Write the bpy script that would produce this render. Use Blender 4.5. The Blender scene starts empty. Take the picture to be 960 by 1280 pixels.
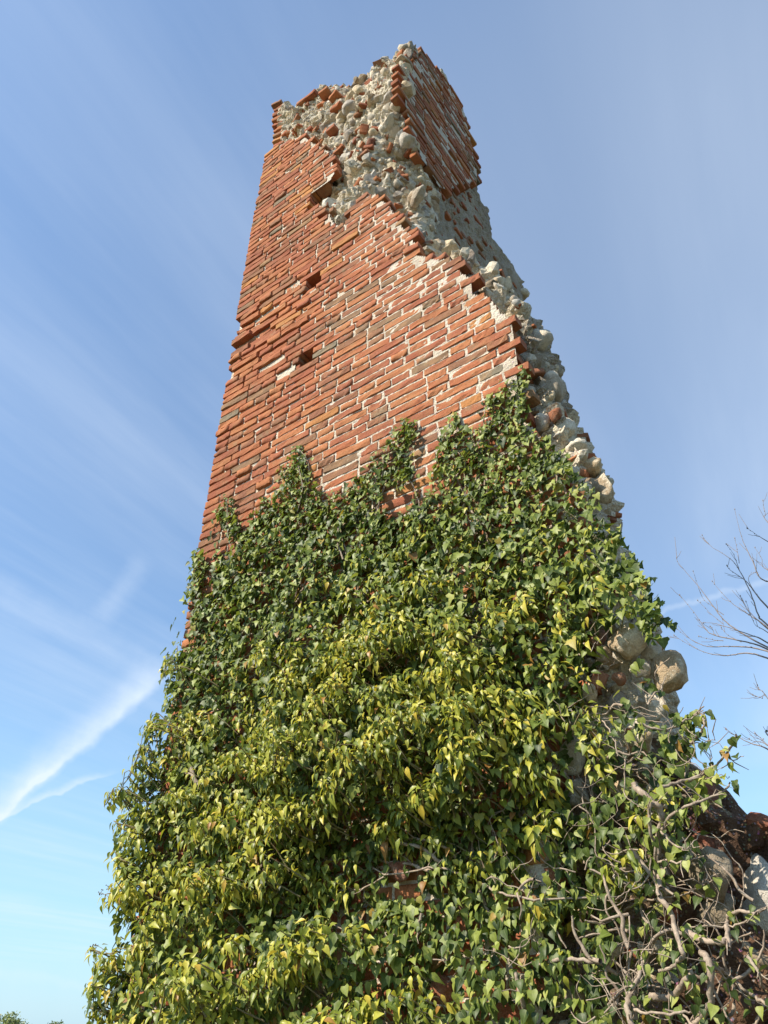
import bpy, bmesh, math, random
import numpy as np
from mathutils import Vector, Matrix, noise, Euler
random.seed(11); RNG = np.random.default_rng(11)
SC = bpy.context.scene
C = SC.collection
PI = math.pi

# ------------------------------------------------------------------ camera
# world: X runs along the front wall (to the right), Y goes into the wall (front face at Y=0), Z up
CAM = np.array([0.0, -2.8, 1.6]); FPX = 930.0; PITCH = math.radians(34.95); YAW = math.radians(36.0)
cp, sp, cy, sy = math.cos(PITCH), math.sin(PITCH), math.cos(YAW), math.sin(YAW)
RT = np.array([cy, sy, 0.0]); FH = np.array([-sy, cy, 0.0])
FW = FH*cp + np.array([0, 0, 1])*sp; UP = -FH*sp + np.array([0, 0, 1])*cp
cam = bpy.data.cameras.new('camera'); co = bpy.data.objects.new('camera', cam); C.objects.link(co)
co.matrix_world = Matrix(((RT[0], UP[0], -FW[0], CAM[0]), (RT[1], UP[1], -FW[1], CAM[1]), (RT[2], UP[2], -FW[2], CAM[2]), (0, 0, 0, 1)))
cam.sensor_fit = 'HORIZONTAL'; cam.sensor_width = 36; cam.lens = FPX/960*36
cam.clip_start = 0.05; cam.clip_end = 3000
SC.camera = co
# ------------------------------------------------------------------ light
SUN = np.array([-0.36, -0.66, 0.66]); SUN /= np.linalg.norm(SUN)
sl = bpy.data.lights.new('sun', 'SUN'); sl.energy = 5.0; sl.angle = math.radians(0.53); sl.color = (1.0, 0.90, 0.76)
so = bpy.data.objects.new('sun', sl); C.objects.link(so)
so.rotation_euler = Vector(SUN).to_track_quat('Z', 'Y').to_euler(); so.location = (-20, -40, 40)
W = bpy.data.worlds.new('World'); SC.world = W; W.use_nodes = True
SC.view_settings.view_transform = 'Standard'; SC.view_settings.look = 'None'; SC.view_settings.gamma = 1
SC.view_settings.exposure = 0.50
SC.cycles.max_bounces = 6; SC.cycles.diffuse_bounces = 3; SC.cycles.transmission_bounces = 4


def ray(x, y):
    u = x-480.0; v = y-640.0
    return FW*FPX + RT*u - UP*v


def at(x, y, Y=0.0):
    """point of the plane at depth Y seen in this direction of the photograph"""
    r = ray(x, y); return CAM + r*((Y-CAM[1])/r[1])


def atX(x, y, X):
    r = ray(x, y); return CAM + r*((X-CAM[0])/r[0])


def proj(P):
    d = np.atleast_2d(P)-CAM
    w = d@FW
    return 480+FPX*(d@RT)/w, 640-FPX*(d@UP)/w, w


def inpoly(x, y, poly):
    x = np.asarray(x, float); y = np.asarray(y, float); ins = np.zeros(x.shape, bool)
    n = len(poly)
    for i in range(n):
        x0, y0 = poly[i]; x1, y1 = poly[(i+1) % n]
        if y0 == y1: continue
        c = ((y0 > y) != (y1 > y)) & (x < (x1-x0)*(y-y0)/(y1-y0)+x0)
        ins ^= c
    return ins


def nz(p, s, o=0.0):
    return noise.noise(Vector((p[0]*s+o, p[1]*s+o*1.7, p[2]*s-o)))


# ------------------------------------------------------------------ node helpers
class N:
    def __init__(s, tree): s.t = tree; s.t.nodes.clear()
    def n(s, typ, **k):
        x = s.t.nodes.new(typ)
        for a, b in k.items(): setattr(x, a, b)
        return x
    def set(s, sock, v):
        if hasattr(v, 'is_output') or isinstance(v, bpy.types.NodeSocket): s.t.links.new(v, sock)
        elif v is not None: sock.default_value = v
    def math(s, op, a, b=None, c=None, clamp=False):
        x = s.n('ShaderNodeMath', operation=op, use_clamp=clamp)
        s.set(x.inputs[0], a)
        if b is not None: s.set(x.inputs[1], b)
        if c is not None: s.set(x.inputs[2], c)
        return x.outputs[0]
    def vm(s, op, a, b=None, out=0):
        x = s.n('ShaderNodeVectorMath', operation=op); s.set(x.inputs[0], a)
        if b is not None: s.set(x.inputs[1], b)
        return x.outputs[out]
    def mix(s, f, a, b, mode='MIX'):
        x = s.n('ShaderNodeMix', data_type='RGBA', blend_type=mode)
        s.set(x.inputs[0], f); s.set(x.inputs[6], a if not isinstance(a, tuple) else (*a, 1)); s.set(x.inputs[7], b if not isinstance(b, tuple) else (*b, 1))
        return x.outputs[2]
    def noise(s, vec, scale, detail=4, rough=.55, out=0):
        x = s.n('ShaderNodeTexNoise'); s.set(x.inputs['Vector'], vec); x.inputs['Scale'].default_value = scale
        x.inputs['Detail'].default_value = detail; x.inputs['Roughness'].default_value = rough
        return x.outputs[out]
    def vor(s, vec, scale, feat='F1', out=0):
        x = s.n('ShaderNodeTexVoronoi', feature=feat); s.set(x.inputs['Vector'], vec); x.inputs['Scale'].default_value = scale
        return x.outputs[out]
    def ramp(s, f, stops, interp='LINEAR'):
        x = s.n('ShaderNodeValToRGB'); s.set(x.inputs[0], f); e = x.color_ramp; e.interpolation = interp
        while len(e.elements) < len(stops): e.elements.new(0.5)
        for el, (p, c) in zip(e.elements, stops):
            el.position = p; el.color = (c, c, c, 1) if isinstance(c, (int, float)) else (*c, 1)
        return x.outputs[0]
    def step(s, f, a, b):
        x = s.n('ShaderNodeMapRange', interpolation_type='SMOOTHSTEP'); s.set(x.inputs[0], f)
        x.inputs[1].default_value = a; x.inputs[2].default_value = b
        return x.outputs[0]
    def bump(s, h, strength, dist, normal=None):
        x = s.n('ShaderNodeBump'); x.inputs['Strength'].default_value = strength; x.inputs['Distance'].default_value = dist
        s.set(x.inputs['Height'], h)
        if normal is not None: s.set(x.inputs['Normal'], normal)
        return x.outputs[0]


# ------------------------------------------------------------------ sky
w = N(W.node_tree)
tc = w.n('ShaderNodeTexCoord').outputs['Generated']
sky = w.n('ShaderNodeTexSky', sky_type='NISHITA', sun_disc=False)
sky.sun_elevation = math.asin(SUN[2]); sky.sun_rotation = math.atan2(SUN[0], SUN[1])
sky.altitude = 300; sky.air_density = 1.25; sky.dust_density = 0.6; sky.ozone_density = 1.9
sep = w.n('ShaderNodeSeparateXYZ'); w.set(sep.inputs[0], tc)
zc = w.math('MAXIMUM', sep.outputs[2], 0.06)
comb = w.n('ShaderNodeCombineXYZ')
w.set(comb.inputs[0], w.math('DIVIDE', sep.outputs[0], zc)); w.set(comb.inputs[1], w.math('DIVIDE', sep.outputs[1], zc))
_a = ray(0, 755); _b = ray(185, 850); _t = _b/_b[2]-_a/_a[2]; _t = _t/np.hypot(_t[0], _t[1])
cu = w.vm('DOT_PRODUCT', comb.outputs[0], (_t[0], _t[1], 0), 1); cv = w.vm('DOT_PRODUCT', comb.outputs[0], (-_t[1], _t[0], 0), 1)
mp = w.n('ShaderNodeCombineXYZ'); w.set(mp.inputs[0], w.math('MULTIPLY', cu, .42)); w.set(mp.inputs[1], w.math('MULTIPLY', cv, 2.6))
n1 = w.noise(mp.outputs[0], 1.1, 9, .58)
n2 = w.noise(mp.outputs[0], 0.5, 2, .5)
n3 = w.noise(comb.outputs[0], .55, 3, .5)
cir = w.math('MULTIPLY', w.step(n1, .36, .74), w.step(n3, .36, .62))
veil = w.step(sep.outputs[2], .45, 1.0)
lowh = w.math('SUBTRACT', 1.0, w.step(sep.outputs[2], 0.0, .42))
cloud = w.math('ADD', w.math('MULTIPLY', cir, .20), w.math('ADD', w.math('MULTIPLY', w.step(n2, .3, .7), .08), .085))


def contrail(p0, p1, width, strength_, s0=-.02, s1=1.0, wob=.012, asym=0):
    """a straight vapour trail: a band of the sky along a great circle"""
    global cloud
    a = ray(*p0); a = a/np.linalg.norm(a); b = ray(*p1); b = b/np.linalg.norm(b)
    nn = np.cross(a, b); nn /= np.linalg.norm(nn)
    t = b-a*np.dot(a, b); t /= np.linalg.norm(t); L = math.atan2(np.dot(b, t), np.dot(b, a))
    nzv = w.math('MULTIPLY', w.math('SUBTRACT', w.noise(tc, 9, 4, .6), .5), wob*4)
    d = w.math('ADD', w.vm('DOT_PRODUCT', tc, tuple(nn), 1), nzv)
    al = w.math('DIVIDE', w.math('ARCTAN2', w.vm('DOT_PRODUCT', tc, tuple(t), 1), w.vm('DOT_PRODUCT', tc, tuple(a), 1)), L)
    if asym:   # one crisp edge, the other blown out into fibres
        d = w.math('MULTIPLY', d, float(asym))
        band = w.math('MULTIPLY', w.step(d, -width*.16, width*.10), w.math('POWER', w.math('SUBTRACT', 1.0, w.step(d, 0.0, width)), 1.4))
    else:
        band = w.math('SUBTRACT', 1.0, w.step(w.math('ABSOLUTE', d), 0.0, width))
    m = w.math('MULTIPLY', w.step(al, s0-.25, s0+.1), w.math('SUBTRACT', 1.0, w.step(al, s1-.25, s1+.12)))
    tex = w.math('ADD', .45, w.math('MULTIPLY', w.noise(tc, 24, 5, .65), 1.1))
    cloud = w.math('ADD', cloud, w.math('MULTIPLY', w.math('MULTIPLY', band, m), w.math('MULTIPLY', tex, strength_*.50)))


_up = ray(60, 940); _n = np.cross(ray(-10, 1040), ray(215, 835)); SG = 1 if np.dot(_n, _up) > 0 else -1
contrail((-10, 1040), (215, 835), .055, 1.05, asym=SG)
contrail((-10, 1040), (215, 835), .018, .55, s1=.5, asym=SG)
contrail((-25, 1040), (150, 968), .013, .75, s1=.95, asym=SG)
contrail((0, 740), (250, 860), .03, .25)
contrail((130, 770), (190, 690), .022, .28, s0=0, s1=.9)
contrail((820, 768), (1000, 712), .005, .34)
_c = ray(800, 420); _c = _c/np.linalg.norm(_c)
vl = w.step(w.vm('DOT_PRODUCT', tc, tuple(_c), 1), .80, 1.0)     # a broad thin sheet of cirrus high on the right
cloud = w.math('ADD', cloud, w.math('MULTIPLY', w.math('MULTIPLY', vl, .16), w.math('ADD', .6, w.math('MULTIPLY', n1, .8))))
contrail((-40, 1218), (140, 1232), .008, .20)
contrail((-40, 1140), (150, 1160), .02, .18)
cloud = w.math('MINIMUM', cloud, .93)
skyc = w.mix(1.0, sky.outputs[0], (.80, 1.03, 1.19), 'MULTIPLY')
hz_ = w.mix(w.math('MULTIPLY', lowh, .62), skyc, (2.7, 4.7, 6.3))
fin = w.mix(cloud, hz_, (5.0, 5.7, 6.6))
bg = w.n('ShaderNodeBackground'); w.set(bg.inputs[0], fin); bg.inputs[1].default_value = 0.122
w.t.links.new(bg.outputs[0], w.n('ShaderNodeOutputWorld').inputs[0])


# ------------------------------------------------------------------ materials
def newmat(name):
    m = bpy.data.materials.new(name); m.use_nodes = True; n = N(m.node_tree)
    p = n.n('ShaderNodeBsdfPrincipled'); o = n.n('ShaderNodeOutputMaterial'); n.t.links.new(p.outputs[0], o.inputs[0])
    n.p = p; n.o = o
    g = n.n('ShaderNodeNewGeometry'); n.pos = g.outputs['Position']
    return m, n


def rnd_socket(n):
    """a random number for every piece, whether it is its own object or an island of a joined mesh"""
    a = n.n('ShaderNodeAttribute', attribute_name='rnd'); oi = n.n('ShaderNodeObjectInfo')
    return n.math('FRACT', n.math('ADD', a.outputs['Fac'], oi.outputs['Random']))


def mat_brick():
    m, n = newmat('fired_brick'); r = rnd_socket(n)
    base = n.ramp(r, [(0, (.41, .135, .070)), (.16, (.35, .110, .064)), (.30, (.45, .165, .080)), (.44, (.38, .125, .072)),
                      (.56, (.31, .125, .078)), (.66, (.43, .145, .073)), (.76, (.29, .135, .085)), (.84, (.37, .120, .070)),
                      (.91, (.49, .205, .080)), (.945, (.26, .150, .098)), (.975, (.34, .19, .11)), (.99, (.22, .175, .135))], 'CONSTANT')
    off = n.n('ShaderNodeCombineXYZ'); n.set(off.inputs[0], n.math('MULTIPLY', r, 37.0)); n.set(off.inputs[2], n.math('MULTIPLY', r, 11.0))
    v = n.vm('ADD', n.pos, off.outputs[0])
    big = n.noise(v, 9, 3, .6); mid = n.noise(v, 42, 4, .65); fine = n.noise(v, 190, 3, .7)
    base = n.mix(n.step(big, .42, .72), base, n.mix(.4, base, (.50, .25, .12)))
    base = n.mix(n.math('MULTIPLY', n.step(mid, .55, .75), .5), base, n.mix(.65, base, (.13, .05, .035)))
    lich = n.math('MULTIPLY', n.step(n.noise(n.pos, 5.5, 4, .7), .56, .70), .45)
    base = n.mix(lich, base, (.30, .25, .17))
    smear = n.math('MULTIPLY', n.step(n.noise(n.pos, 27, 5, .7), .62, .74), .55)
    base = n.mix(smear, base, (.58, .48, .36))
    fl = n.ramp(fine, [(.3, .72), (.6, 1.12)])
    base = n.mix(1.0, base, fl, 'MULTIPLY')
    base = n.mix(1.0, base, n.ramp(n.noise(n.pos, 1.3, 5, .65), [(.32, (.80, .82, .86)), (.5, (1, 1, 1)), (.68, (1.12, 1.12, 1.10))]), 'MULTIPLY')
    base = n.mix(1.0, base, (.88, .93, .84), 'MULTIPLY')
    n.set(n.p.inputs['Base Color'], base); n.p.inputs['Roughness'].default_value = .92
    pit = n.vor(v, 85, 'F1')
    h = n.math('ADD', n.math('MULTIPLY', mid, .9), n.math('ADD', n.math('MULTIPLY', fine, .35), n.math('MULTIPLY', n.step(pit, .0, .35), .35)))
    rough = n.step(r, .25, .36)
    n.set(n.p.inputs['Normal'], n.bump(h, .8, .006)); n.p.inputs['Specular IOR Level'].default_value = .2
    return m


def mat_mortar(name='lime_mortar', c1=(.68, .58, .45), c2=(.50, .42, .32), dark=(.27, .22, .16), bscale=1.0):
    m, n = newmat(name)
    a = n.noise(n.pos, 3.2, 5, .6); b = n.noise(n.pos, 26, 5, .7); c = n.noise(n.pos, 130, 3, .7)
    col = n.mix(n.step(a, .38, .66), c1, c2)
    col = n.mix(n.math('MULTIPLY', n.step(b, .52, .72), .6), col, dark)
    peb = n.vor(n.pos, 60, 'F1', 1); pd = n.vor(n.pos, 60, 'F1', 0)
    col = n.mix(n.math('MULTIPLY', n.math('LESS_THAN', pd, .28), .35), col, n.mix(.5, peb, (.5, .42, .33)))
    col = n.mix(1.0, col, n.ramp(c, [(.3, .75), (.65, 1.12)]), 'MULTIPLY')
    n.set(n.p.inputs['Base Color'], col); n.p.inputs['Roughness'].default_value = .95; n.p.inputs['Specular IOR Level'].default_value = .15
    h = n.math('ADD', b, n.math('MULTIPLY', c, .4)); h = n.math('ADD', h, n.math('MULTIPLY', pd, -.5))
    n.set(n.p.inputs['Normal'], n.bump(h, .9, .016*bscale))
    return m


def mat_stone(name, cols, dust=.5, dustc=(.66, .58, .45)):
    m, n = newmat(name); r = rnd_socket(n)
    base = n.ramp(r, [(i/len(cols), c) for i, c in enumerate(cols)], 'CONSTANT')
    off = n.n('ShaderNodeCombineXYZ'); n.set(off.inputs[0], n.math('MULTIPLY', r, 23.0))
    v = n.vm('ADD', n.pos, off.outputs[0])
    a = n.noise(v, 7, 5, .65); b = n.noise(v, 38, 5, .7); c = n.noise(v, 160, 3, .7)
    base = n.mix(n.step(a, .40, .70), base, n.mix(.5, base, (.26, .17, .10)))
    base = n.mix(n.math('MULTIPLY', n.step(b, .56, .72), .45), base, (.12, .095, .07))
    base = n.mix(n.math('MULTIPLY', n.step(n.noise(n.pos, 11, 5, .7), .47, .60), dust), base, dustc)
    base = n.mix(1.0, base, n.ramp(c, [(.3, .75), (.65, 1.12)]), 'MULTIPLY')
    n.set(n.p.inputs['Base Color'], base); n.p.inputs['Roughness'].default_value = .9; n.p.inputs['Specular IOR Level'].default_value = .2
    n.set(n.p.inputs['Normal'], n.bump(n.math('ADD', b, n.math('MULTIPLY', c, .45)), .8, .014))
    return m


def mat_leaf(name, stops, trans=.30, rough=.42):
    m, n = newmat(name); r = rnd_socket(n)
    col = n.ramp(r, stops)
    uv = n.n('ShaderNodeAttribute', attribute_name='lu'); au = n.math('ABSOLUTE', uv.outputs['Fac'])
    vein = n.math('SUBTRACT', 1.0, n.step(au, .01, .09))
    pn = n.noise(n.pos, 70, 3, .6)
    col = n.mix(1.0, col, n.ramp(pn, [(.3, .80), (.7, 1.16)]), 'MULTIPLY')
    pale = n.mix(.5, col, (.42, .46, .20))
    col = n.mix(n.math('MULTIPLY', vein, .55), col, pale)
    spot = n.math('MULTIPLY', n.step(n.noise(n.pos, 120, 2, .5), .70, .76), .5)
    col = n.mix(spot, col, (.16, .10, .04))
    geo = n.n('ShaderNodeNewGeometry')
    colb = n.mix(geo.outputs['Backfacing'], col, n.mix(.35, col, (.28, .34, .14)))
    n.set(n.p.inputs['Base Color'], colb); n.p.inputs['Roughness'].default_value = rough; n.p.inputs['Specular IOR Level'].default_value = .35
    tr = n.n('ShaderNodeBsdfTranslucent'); n.set(tr.inputs[0], n.mix(.5, col, n.mix(1.0, col, (1.5, 1.5, .4), 'MULTIPLY')))
    ms = n.n('ShaderNodeMixShader'); ms.inputs[0].default_value = trans
    n.t.links.new(n.p.outputs[0], ms.inputs[1]); n.t.links.new(tr.outputs[0], ms.inputs[2]); n.t.links.new(ms.outputs[0], n.o.inputs[0])
    n.set(n.p.inputs['Normal'], n.bump(n.noise(n.pos, 60, 2, .5), .25, .004))
    return m


def mat_bark(name, c1, c2, sc=1.0):
    m, n = newmat(name)
    a = n.noise(n.pos, 30*sc, 5, .65); b = n.noise(n.pos, 140*sc, 3, .7)
    col = n.mix(n.step(a, .38, .66), c1, c2)
    n.set(n.p.inputs['Base Color'], n.mix(1.0, col, n.ramp(b, [(.3, .72), (.65, 1.12)]), 'MULTIPLY')); n.p.inputs['Roughness'].default_value = .85
    n.set(n.p.inputs['Normal'], n.bump(n.math('ADD', a, n.math('MULTIPLY', b, .5)), .6, .006))
    return m


M = {}
M['brick'] = mat_brick()
M['mortar'] = mat_mortar('lime_mortar', (.68, .60, .48), (.54, .46, .35), (.33, .27, .20))
M['core'] = mat_mortar('rubble_mortar', (.86, .76, .58), (.74, .64, .47), (.42, .33, .22), 2.2)
M['stone'] = mat_stone('rubble_stone', [(.66, .59, .46), (.50, .43, .33), (.70, .62, .47), (.44, .33, .21), (.30, .27, .23), (.68, .56, .37), (.56, .52, .45), (.38, .33, .27), (.76, .70, .58)], .38, (.80, .70, .52))
M['tan'] = mat_stone('tan_boulder', [(.60, .46, .29), (.64, .51, .34), (.54, .41, .26)], .75, (.82, .73, .56))
M['olive'] = mat_stone('grey_green_boulder', [(.27, .22, .15), (.30, .24, .16)], .2)
M['pale'] = mat_stone('pale_boulder', [(.76, .68, .53), (.70, .62, .49)], .6, (.84, .75, .58))
M['redstone'] = mat_stone('red_brown_stone', [(.24, .085, .05), (.33, .12, .06)], .15)
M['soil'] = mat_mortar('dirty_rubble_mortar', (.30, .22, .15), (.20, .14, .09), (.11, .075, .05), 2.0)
M['core_shade'] = mat_mortar('shade_painted_mortar', (.50, .43, .33), (.38, .32, .24), (.18, .14, .10), 2.2)  # darkened copy of the core mortar, shade painted into its colour
M['earth'] = mat_mortar('dark_earth', (.15, .085, .05), (.10, .06, .04), (.06, .035, .025), 1.5)
M['ivy'] = mat_leaf('ivy_leaf', [(0, (.036, .062, .015)), (.3, (.080, .120, .022)), (.55, (.150, .200, .034)), (.76, (.260, .300, .055)), (.9, (.30, .35, .080)), (.975, (.40, .40, .10)), (.985, (.42, .30, .05)), (1, (.25, .10, .035))], .25, .48)
M['ivyb'] = mat_leaf('flowering_ivy_leaf', [(0, (.10, .145, .022)), (.3, (.23, .265, .030)), (.6, (.36, .37, .046)), (.85, (.49, .465, .066)), (.96, (.56, .48, .07)), (.98, (.60, .46, .06)), (1, (.34, .16, .04))], .28, .40)
M['bark'] = mat_bark('ivy_bark', (.41, .325, .24), (.24, .18, .13))
M['twig'] = mat_bark('tree_twig', (.33, .27, .23), (.22, .17, .145))
M['sprig'] = mat_bark('ivy_sprig', (.24, .22, .10), (.20, .13, .07))


# ------------------------------------------------------------------ object helpers
def tag(o, label=None, cat=None, group=None, kind=None):
    for k, v in (('label', label), ('category', cat), ('group', group), ('kind', kind)):
        if v: o[k] = v
    return o


def empty(name, loc=(0, 0, 0)):
    o = bpy.data.objects.new(name, None); C.objects.link(o); o.location = loc; o.empty_display_size = .2
    return o


def link(name, me, parent=None, mat=None):
    o = bpy.data.objects.new(name, me); C.objects.link(o)
    if mat and not me.materials: me.materials.append(mat)
    if parent is not None: o.parent = parent
    return o


def mesh_np(name, V, F, mat, parent=None, smooth=True, attrs=None, loc=(0, 0, 0)):
    """V (n,3); F list of (m,k) arrays of quads / tris"""
    me = bpy.data.meshes.new(name)
    V = np.asarray(V, np.float32)-np.asarray(loc, np.float32)
    if not isinstance(F, list): F = [F]
    F = [np.asarray(f, np.int32) for f in F if len(f)]
    tot = np.concatenate([np.full(len(f), f.shape[1], np.int32) for f in F])
    idx = np.concatenate([f.ravel() for f in F])
    me.vertices.add(len(V)); me.vertices.foreach_set('co', V.ravel())
    me.loops.add(len(idx)); me.loops.foreach_set('vertex_index', idx)
    st = np.concatenate([[0], np.cumsum(tot)[:-1]]).astype(np.int32)
    me.polygons.add(len(tot)); me.polygons.foreach_set('loop_start', st); me.polygons.foreach_set('loop_total', tot)
    if smooth: me.polygons.foreach_set('use_smooth', np.ones(len(tot), bool))
    me.update(calc_edges=True); me.validate()
    for k, v in (attrs or {}).items():
        a = me.attributes.new(k, 'FLOAT', 'POINT'); a.data.foreach_set('value', np.asarray(v, np.float32))
    me.materials.append(mat)
    o = bpy.data.objects.new(name, me); C.objects.link(o); o.location = Vector(loc) - (parent.location if parent else Vector((0, 0, 0)))
    if parent is not None: o.parent = parent
    return o


class Bag:
    """collects many small pieces into one mesh"""
    def __init__(s): s.V = []; s.F3 = []; s.F4 = []; s.A = []; s.n = 0
    def add(s, V, F3=None, F4=None, rnd=0.0):
        if F3 is not None and len(F3): s.F3.append(np.asarray(F3)+s.n)
        if F4 is not None and len(F4): s.F4.append(np.asarray(F4)+s.n)
        s.V.append(V); s.A.append(np.full(len(V), rnd)); s.n += len(V)
    def build(s, name, mat, parent=None, smooth=True):
        F = []
        if s.F4: F.append(np.concatenate(s.F4))
        if s.F3: F.append(np.concatenate(s.F3))
        return mesh_np(name, np.concatenate(s.V), F, mat, parent, smooth, {'rnd': np.concatenate(s.A)})


def tube(bag, P, R, sides=6, rnd=0.0):
    P = np.asarray(P, float); n = len(P); R = np.broadcast_to(R, (n,))
    T = np.gradient(P, axis=0); T /= np.linalg.norm(T, axis=1)[:, None]+1e-9
    ref = np.array([.3, .2, .93]); V = []
    for i in range(n):
        a = np.cross(T[i], ref); a /= np.linalg.norm(a)+1e-9; b = np.cross(T[i], a)
        ang = np.arange(sides)*2*PI/sides
        V.append(P[i]+R[i]*(np.cos(ang)[:, None]*a+np.sin(ang)[:, None]*b))
    V = np.concatenate(V); F = []
    for i in range(n-1):
        for k in range(sides):
            k2 = (k+1) % sides; F.append((i*sides+k, i*sides+k2, (i+1)*sides+k2, (i+1)*sides+k))
    bag.add(V, None, F, rnd)
    return V, F


def smooth_path(pts, sub=5, jit=0.0):
    pts = [np.asarray(p, float) for p in pts]; out = []
    n = len(pts)
    for i in range(n-1):
        p0 = pts[max(i-1, 0)]; p1 = pts[i]; p2 = pts[i+1]; p3 = pts[min(i+2, n-1)]
        for k in range(sub):
            t = k/sub
            q = .5*((2*p1)+(-p0+p2)*t+(2*p0-5*p1+4*p2-p3)*t*t+(-p0+3*p1-3*p2+p3)*t**3)
            out.append(q+RNG.normal(0, jit, 3) if jit else q)
    out.append(pts[-1]); return np.array(out)


# ------------------------------------------------------------------ brick shapes
def brick_mesh(L, H, D, seed, er=1.0):
    """a worn brick: face towards -Y at y=0, centred in x and z; 7x4 face grid, rounded and chipped rim"""
    r = np.random.default_rng(seed)
    xs = np.array([-.5, -.5+.0035/L, -.30, -.08, .14, .33, .5-.0035/L, .5])*L; zs = np.array([-.5, -.455, 0, .455, .5])*H
    nx, nzz = len(xs), len(zs)
    V = []; idx = {}
    for i, x in enumerate(xs):
        for k, z in enumerate(zs):
            e = (i in (0, nx-1)) + (k in (0, nzz-1))
            y = [0, .0034, .007][e]*er + r.normal(0, .0022*er)
            ox = r.normal(0, .0015*er); oz = r.normal(0, .0016*er)
            if e == 2: ox -= np.sign(x)*abs(r.normal(0, .004))*er; oz -= np.sign(z)*abs(r.normal(0, .0025))*er
            idx[i, k] = len(V); V.append((x+ox, y, z+oz))
    if r.random() < .22*er:   # a broken corner
        cx = r.choice([-1, 1])*L/2; cz = r.choice([-1, 1])*H/2; rad = r.uniform(.02, .045)
        for q, (x, y, z) in enumerate(V):
            d = math.hypot(x-cx, (z-cz)*1.3)
            if d < rad: V[q] = (x-(x-cx)*0-np.sign(cx)*.012*(1-d/rad), y+.03*(1-d/rad), z-np.sign(cz)*.012*(1-d/rad))
    F = [(idx[i, k], idx[i+1, k], idx[i+1, k+1], idx[i, k+1]) for i in range(nx-1) for k in range(nzz-1)]
    ring = [idx[i, 0] for i in range(nx)]+[idx[nx-1, k] for k in range(1, nzz)]+[idx[i, nzz-1] for i in range(nx-2, -1, -1)]+[idx[0, k] for k in range(nzz-2, 0, -1)]
    b0 = len(V)
    for q in ring: V.append((V[q][0], D, V[q][2]))
    m = len(ring)
    for q in range(m): F.append((ring[q], b0+q, b0+(q+1) % m, ring[(q+1) % m]))
    return np.array(V), np.array(F)


# ------------------------------------------------------------------ rocks
_ico = {}
def ico(sub):
    if sub not in _ico:
        bm = bmesh.new(); bmesh.ops.create_icosphere(bm, subdivisions=sub, radius=1)
        _ico[sub] = (np.array([v.co[:] for v in bm.verts]), np.array([[v.index for v in f.verts] for f in bm.faces])); bm.free()
    return _ico[sub]


def rock(seed, sub=2, rough=.16, planes=6, flat=.75):
    r = np.random.default_rng(seed); V, F = ico(sub); V = V.copy()
    for _ in range(planes+4):
        d = r.normal(0, 1, 3); d /= np.linalg.norm(d); lim = r.uniform(.42, .78)
        k = V@d; V -= np.maximum(k-lim, 0)[:, None]*d
    o = seed*3.1
    dn = np.array([nz(v, 1.6, o)*1.0+nz(v, 4.2, o)*.45+(nz(v, 9, o)*.22 if sub > 2 else 0) for v in V])
    V = V*(1+rough*dn)[:, None]
    V *= np.array([1, r.uniform(.7, 1), r.uniform(flat-.15, flat+.15)])
    return V, F


def rotm(a, b, c): return np.array(Euler((a, b, c)).to_matrix())


# ================================================================== THE RUIN
S_L, S_0 = -3.64, -1.87           # left corner of the front face, plane of the shaded side face
CP = .0682                        # course pitch
tower = empty('brick_tower', ((S_L+S_0)/2, .3, 0))
tag(tower, 'tall broken tower ruin of red brick with cream rubble core, ivy covering its foot', 'ruined tower')

VENEER = [(330, 192), (344, 182), (378, 168), (392, 178), (412, 188), (419, 214), (404, 240), (398, 254), (410, 262), (418, 280), (430, 280),
          (442, 262), (450, 246), (470, 241), (488, 258), (503, 282), (516, 296), (524, 318), (545, 322), (562, 322), (574, 338), (589, 346),
          (592, 366), (612, 370), (626, 388), (640, 398), (644, 420), (648, 470), (655, 520), (690, 560), (722, 640), (735, 760), (725, 900),
          (690, 1000), (680, 1300), (130, 1300)]
HOLES = [(391, 351, .075, .085), (382, 447, .072, .075), (402, 243, .14, .13), (404, 268, .07, .03)]   # x, y, half width, half height in metres
HW = [(at(a, b, 0)[0], at(a, b, 0)[2], c, d) for a, b, c, d in HOLES]

# ---- solid core: union of an outline of the front wall and one of the side wall, voxel-remeshed and eroded
def prism(bm, pts, axis, a, b):
    vs0 = []; vs1 = []
    for (p, z) in pts:
        if axis == 'Y': vs0.append(bm.verts.new((p, a, z))); vs1.append(bm.verts.new((p, b, z)))
        else: vs0.append(bm.verts.new((a, p, z))); vs1.append(bm.verts.new((b, p, z)))
    n = len(pts); bm.faces.new(vs0); bm.faces.new(vs1[::-1])
    for i in range(n): bm.faces.new((vs0[i], vs1[i], vs1[(i+1) % n], vs0[(i+1) % n]))


def sz(x, y, Y): p = at(x, y, Y); return (p[0], p[2])
def yz(x, y): p = atX(x+1, y, S_0-.09); return (p[1], p[2])

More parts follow.
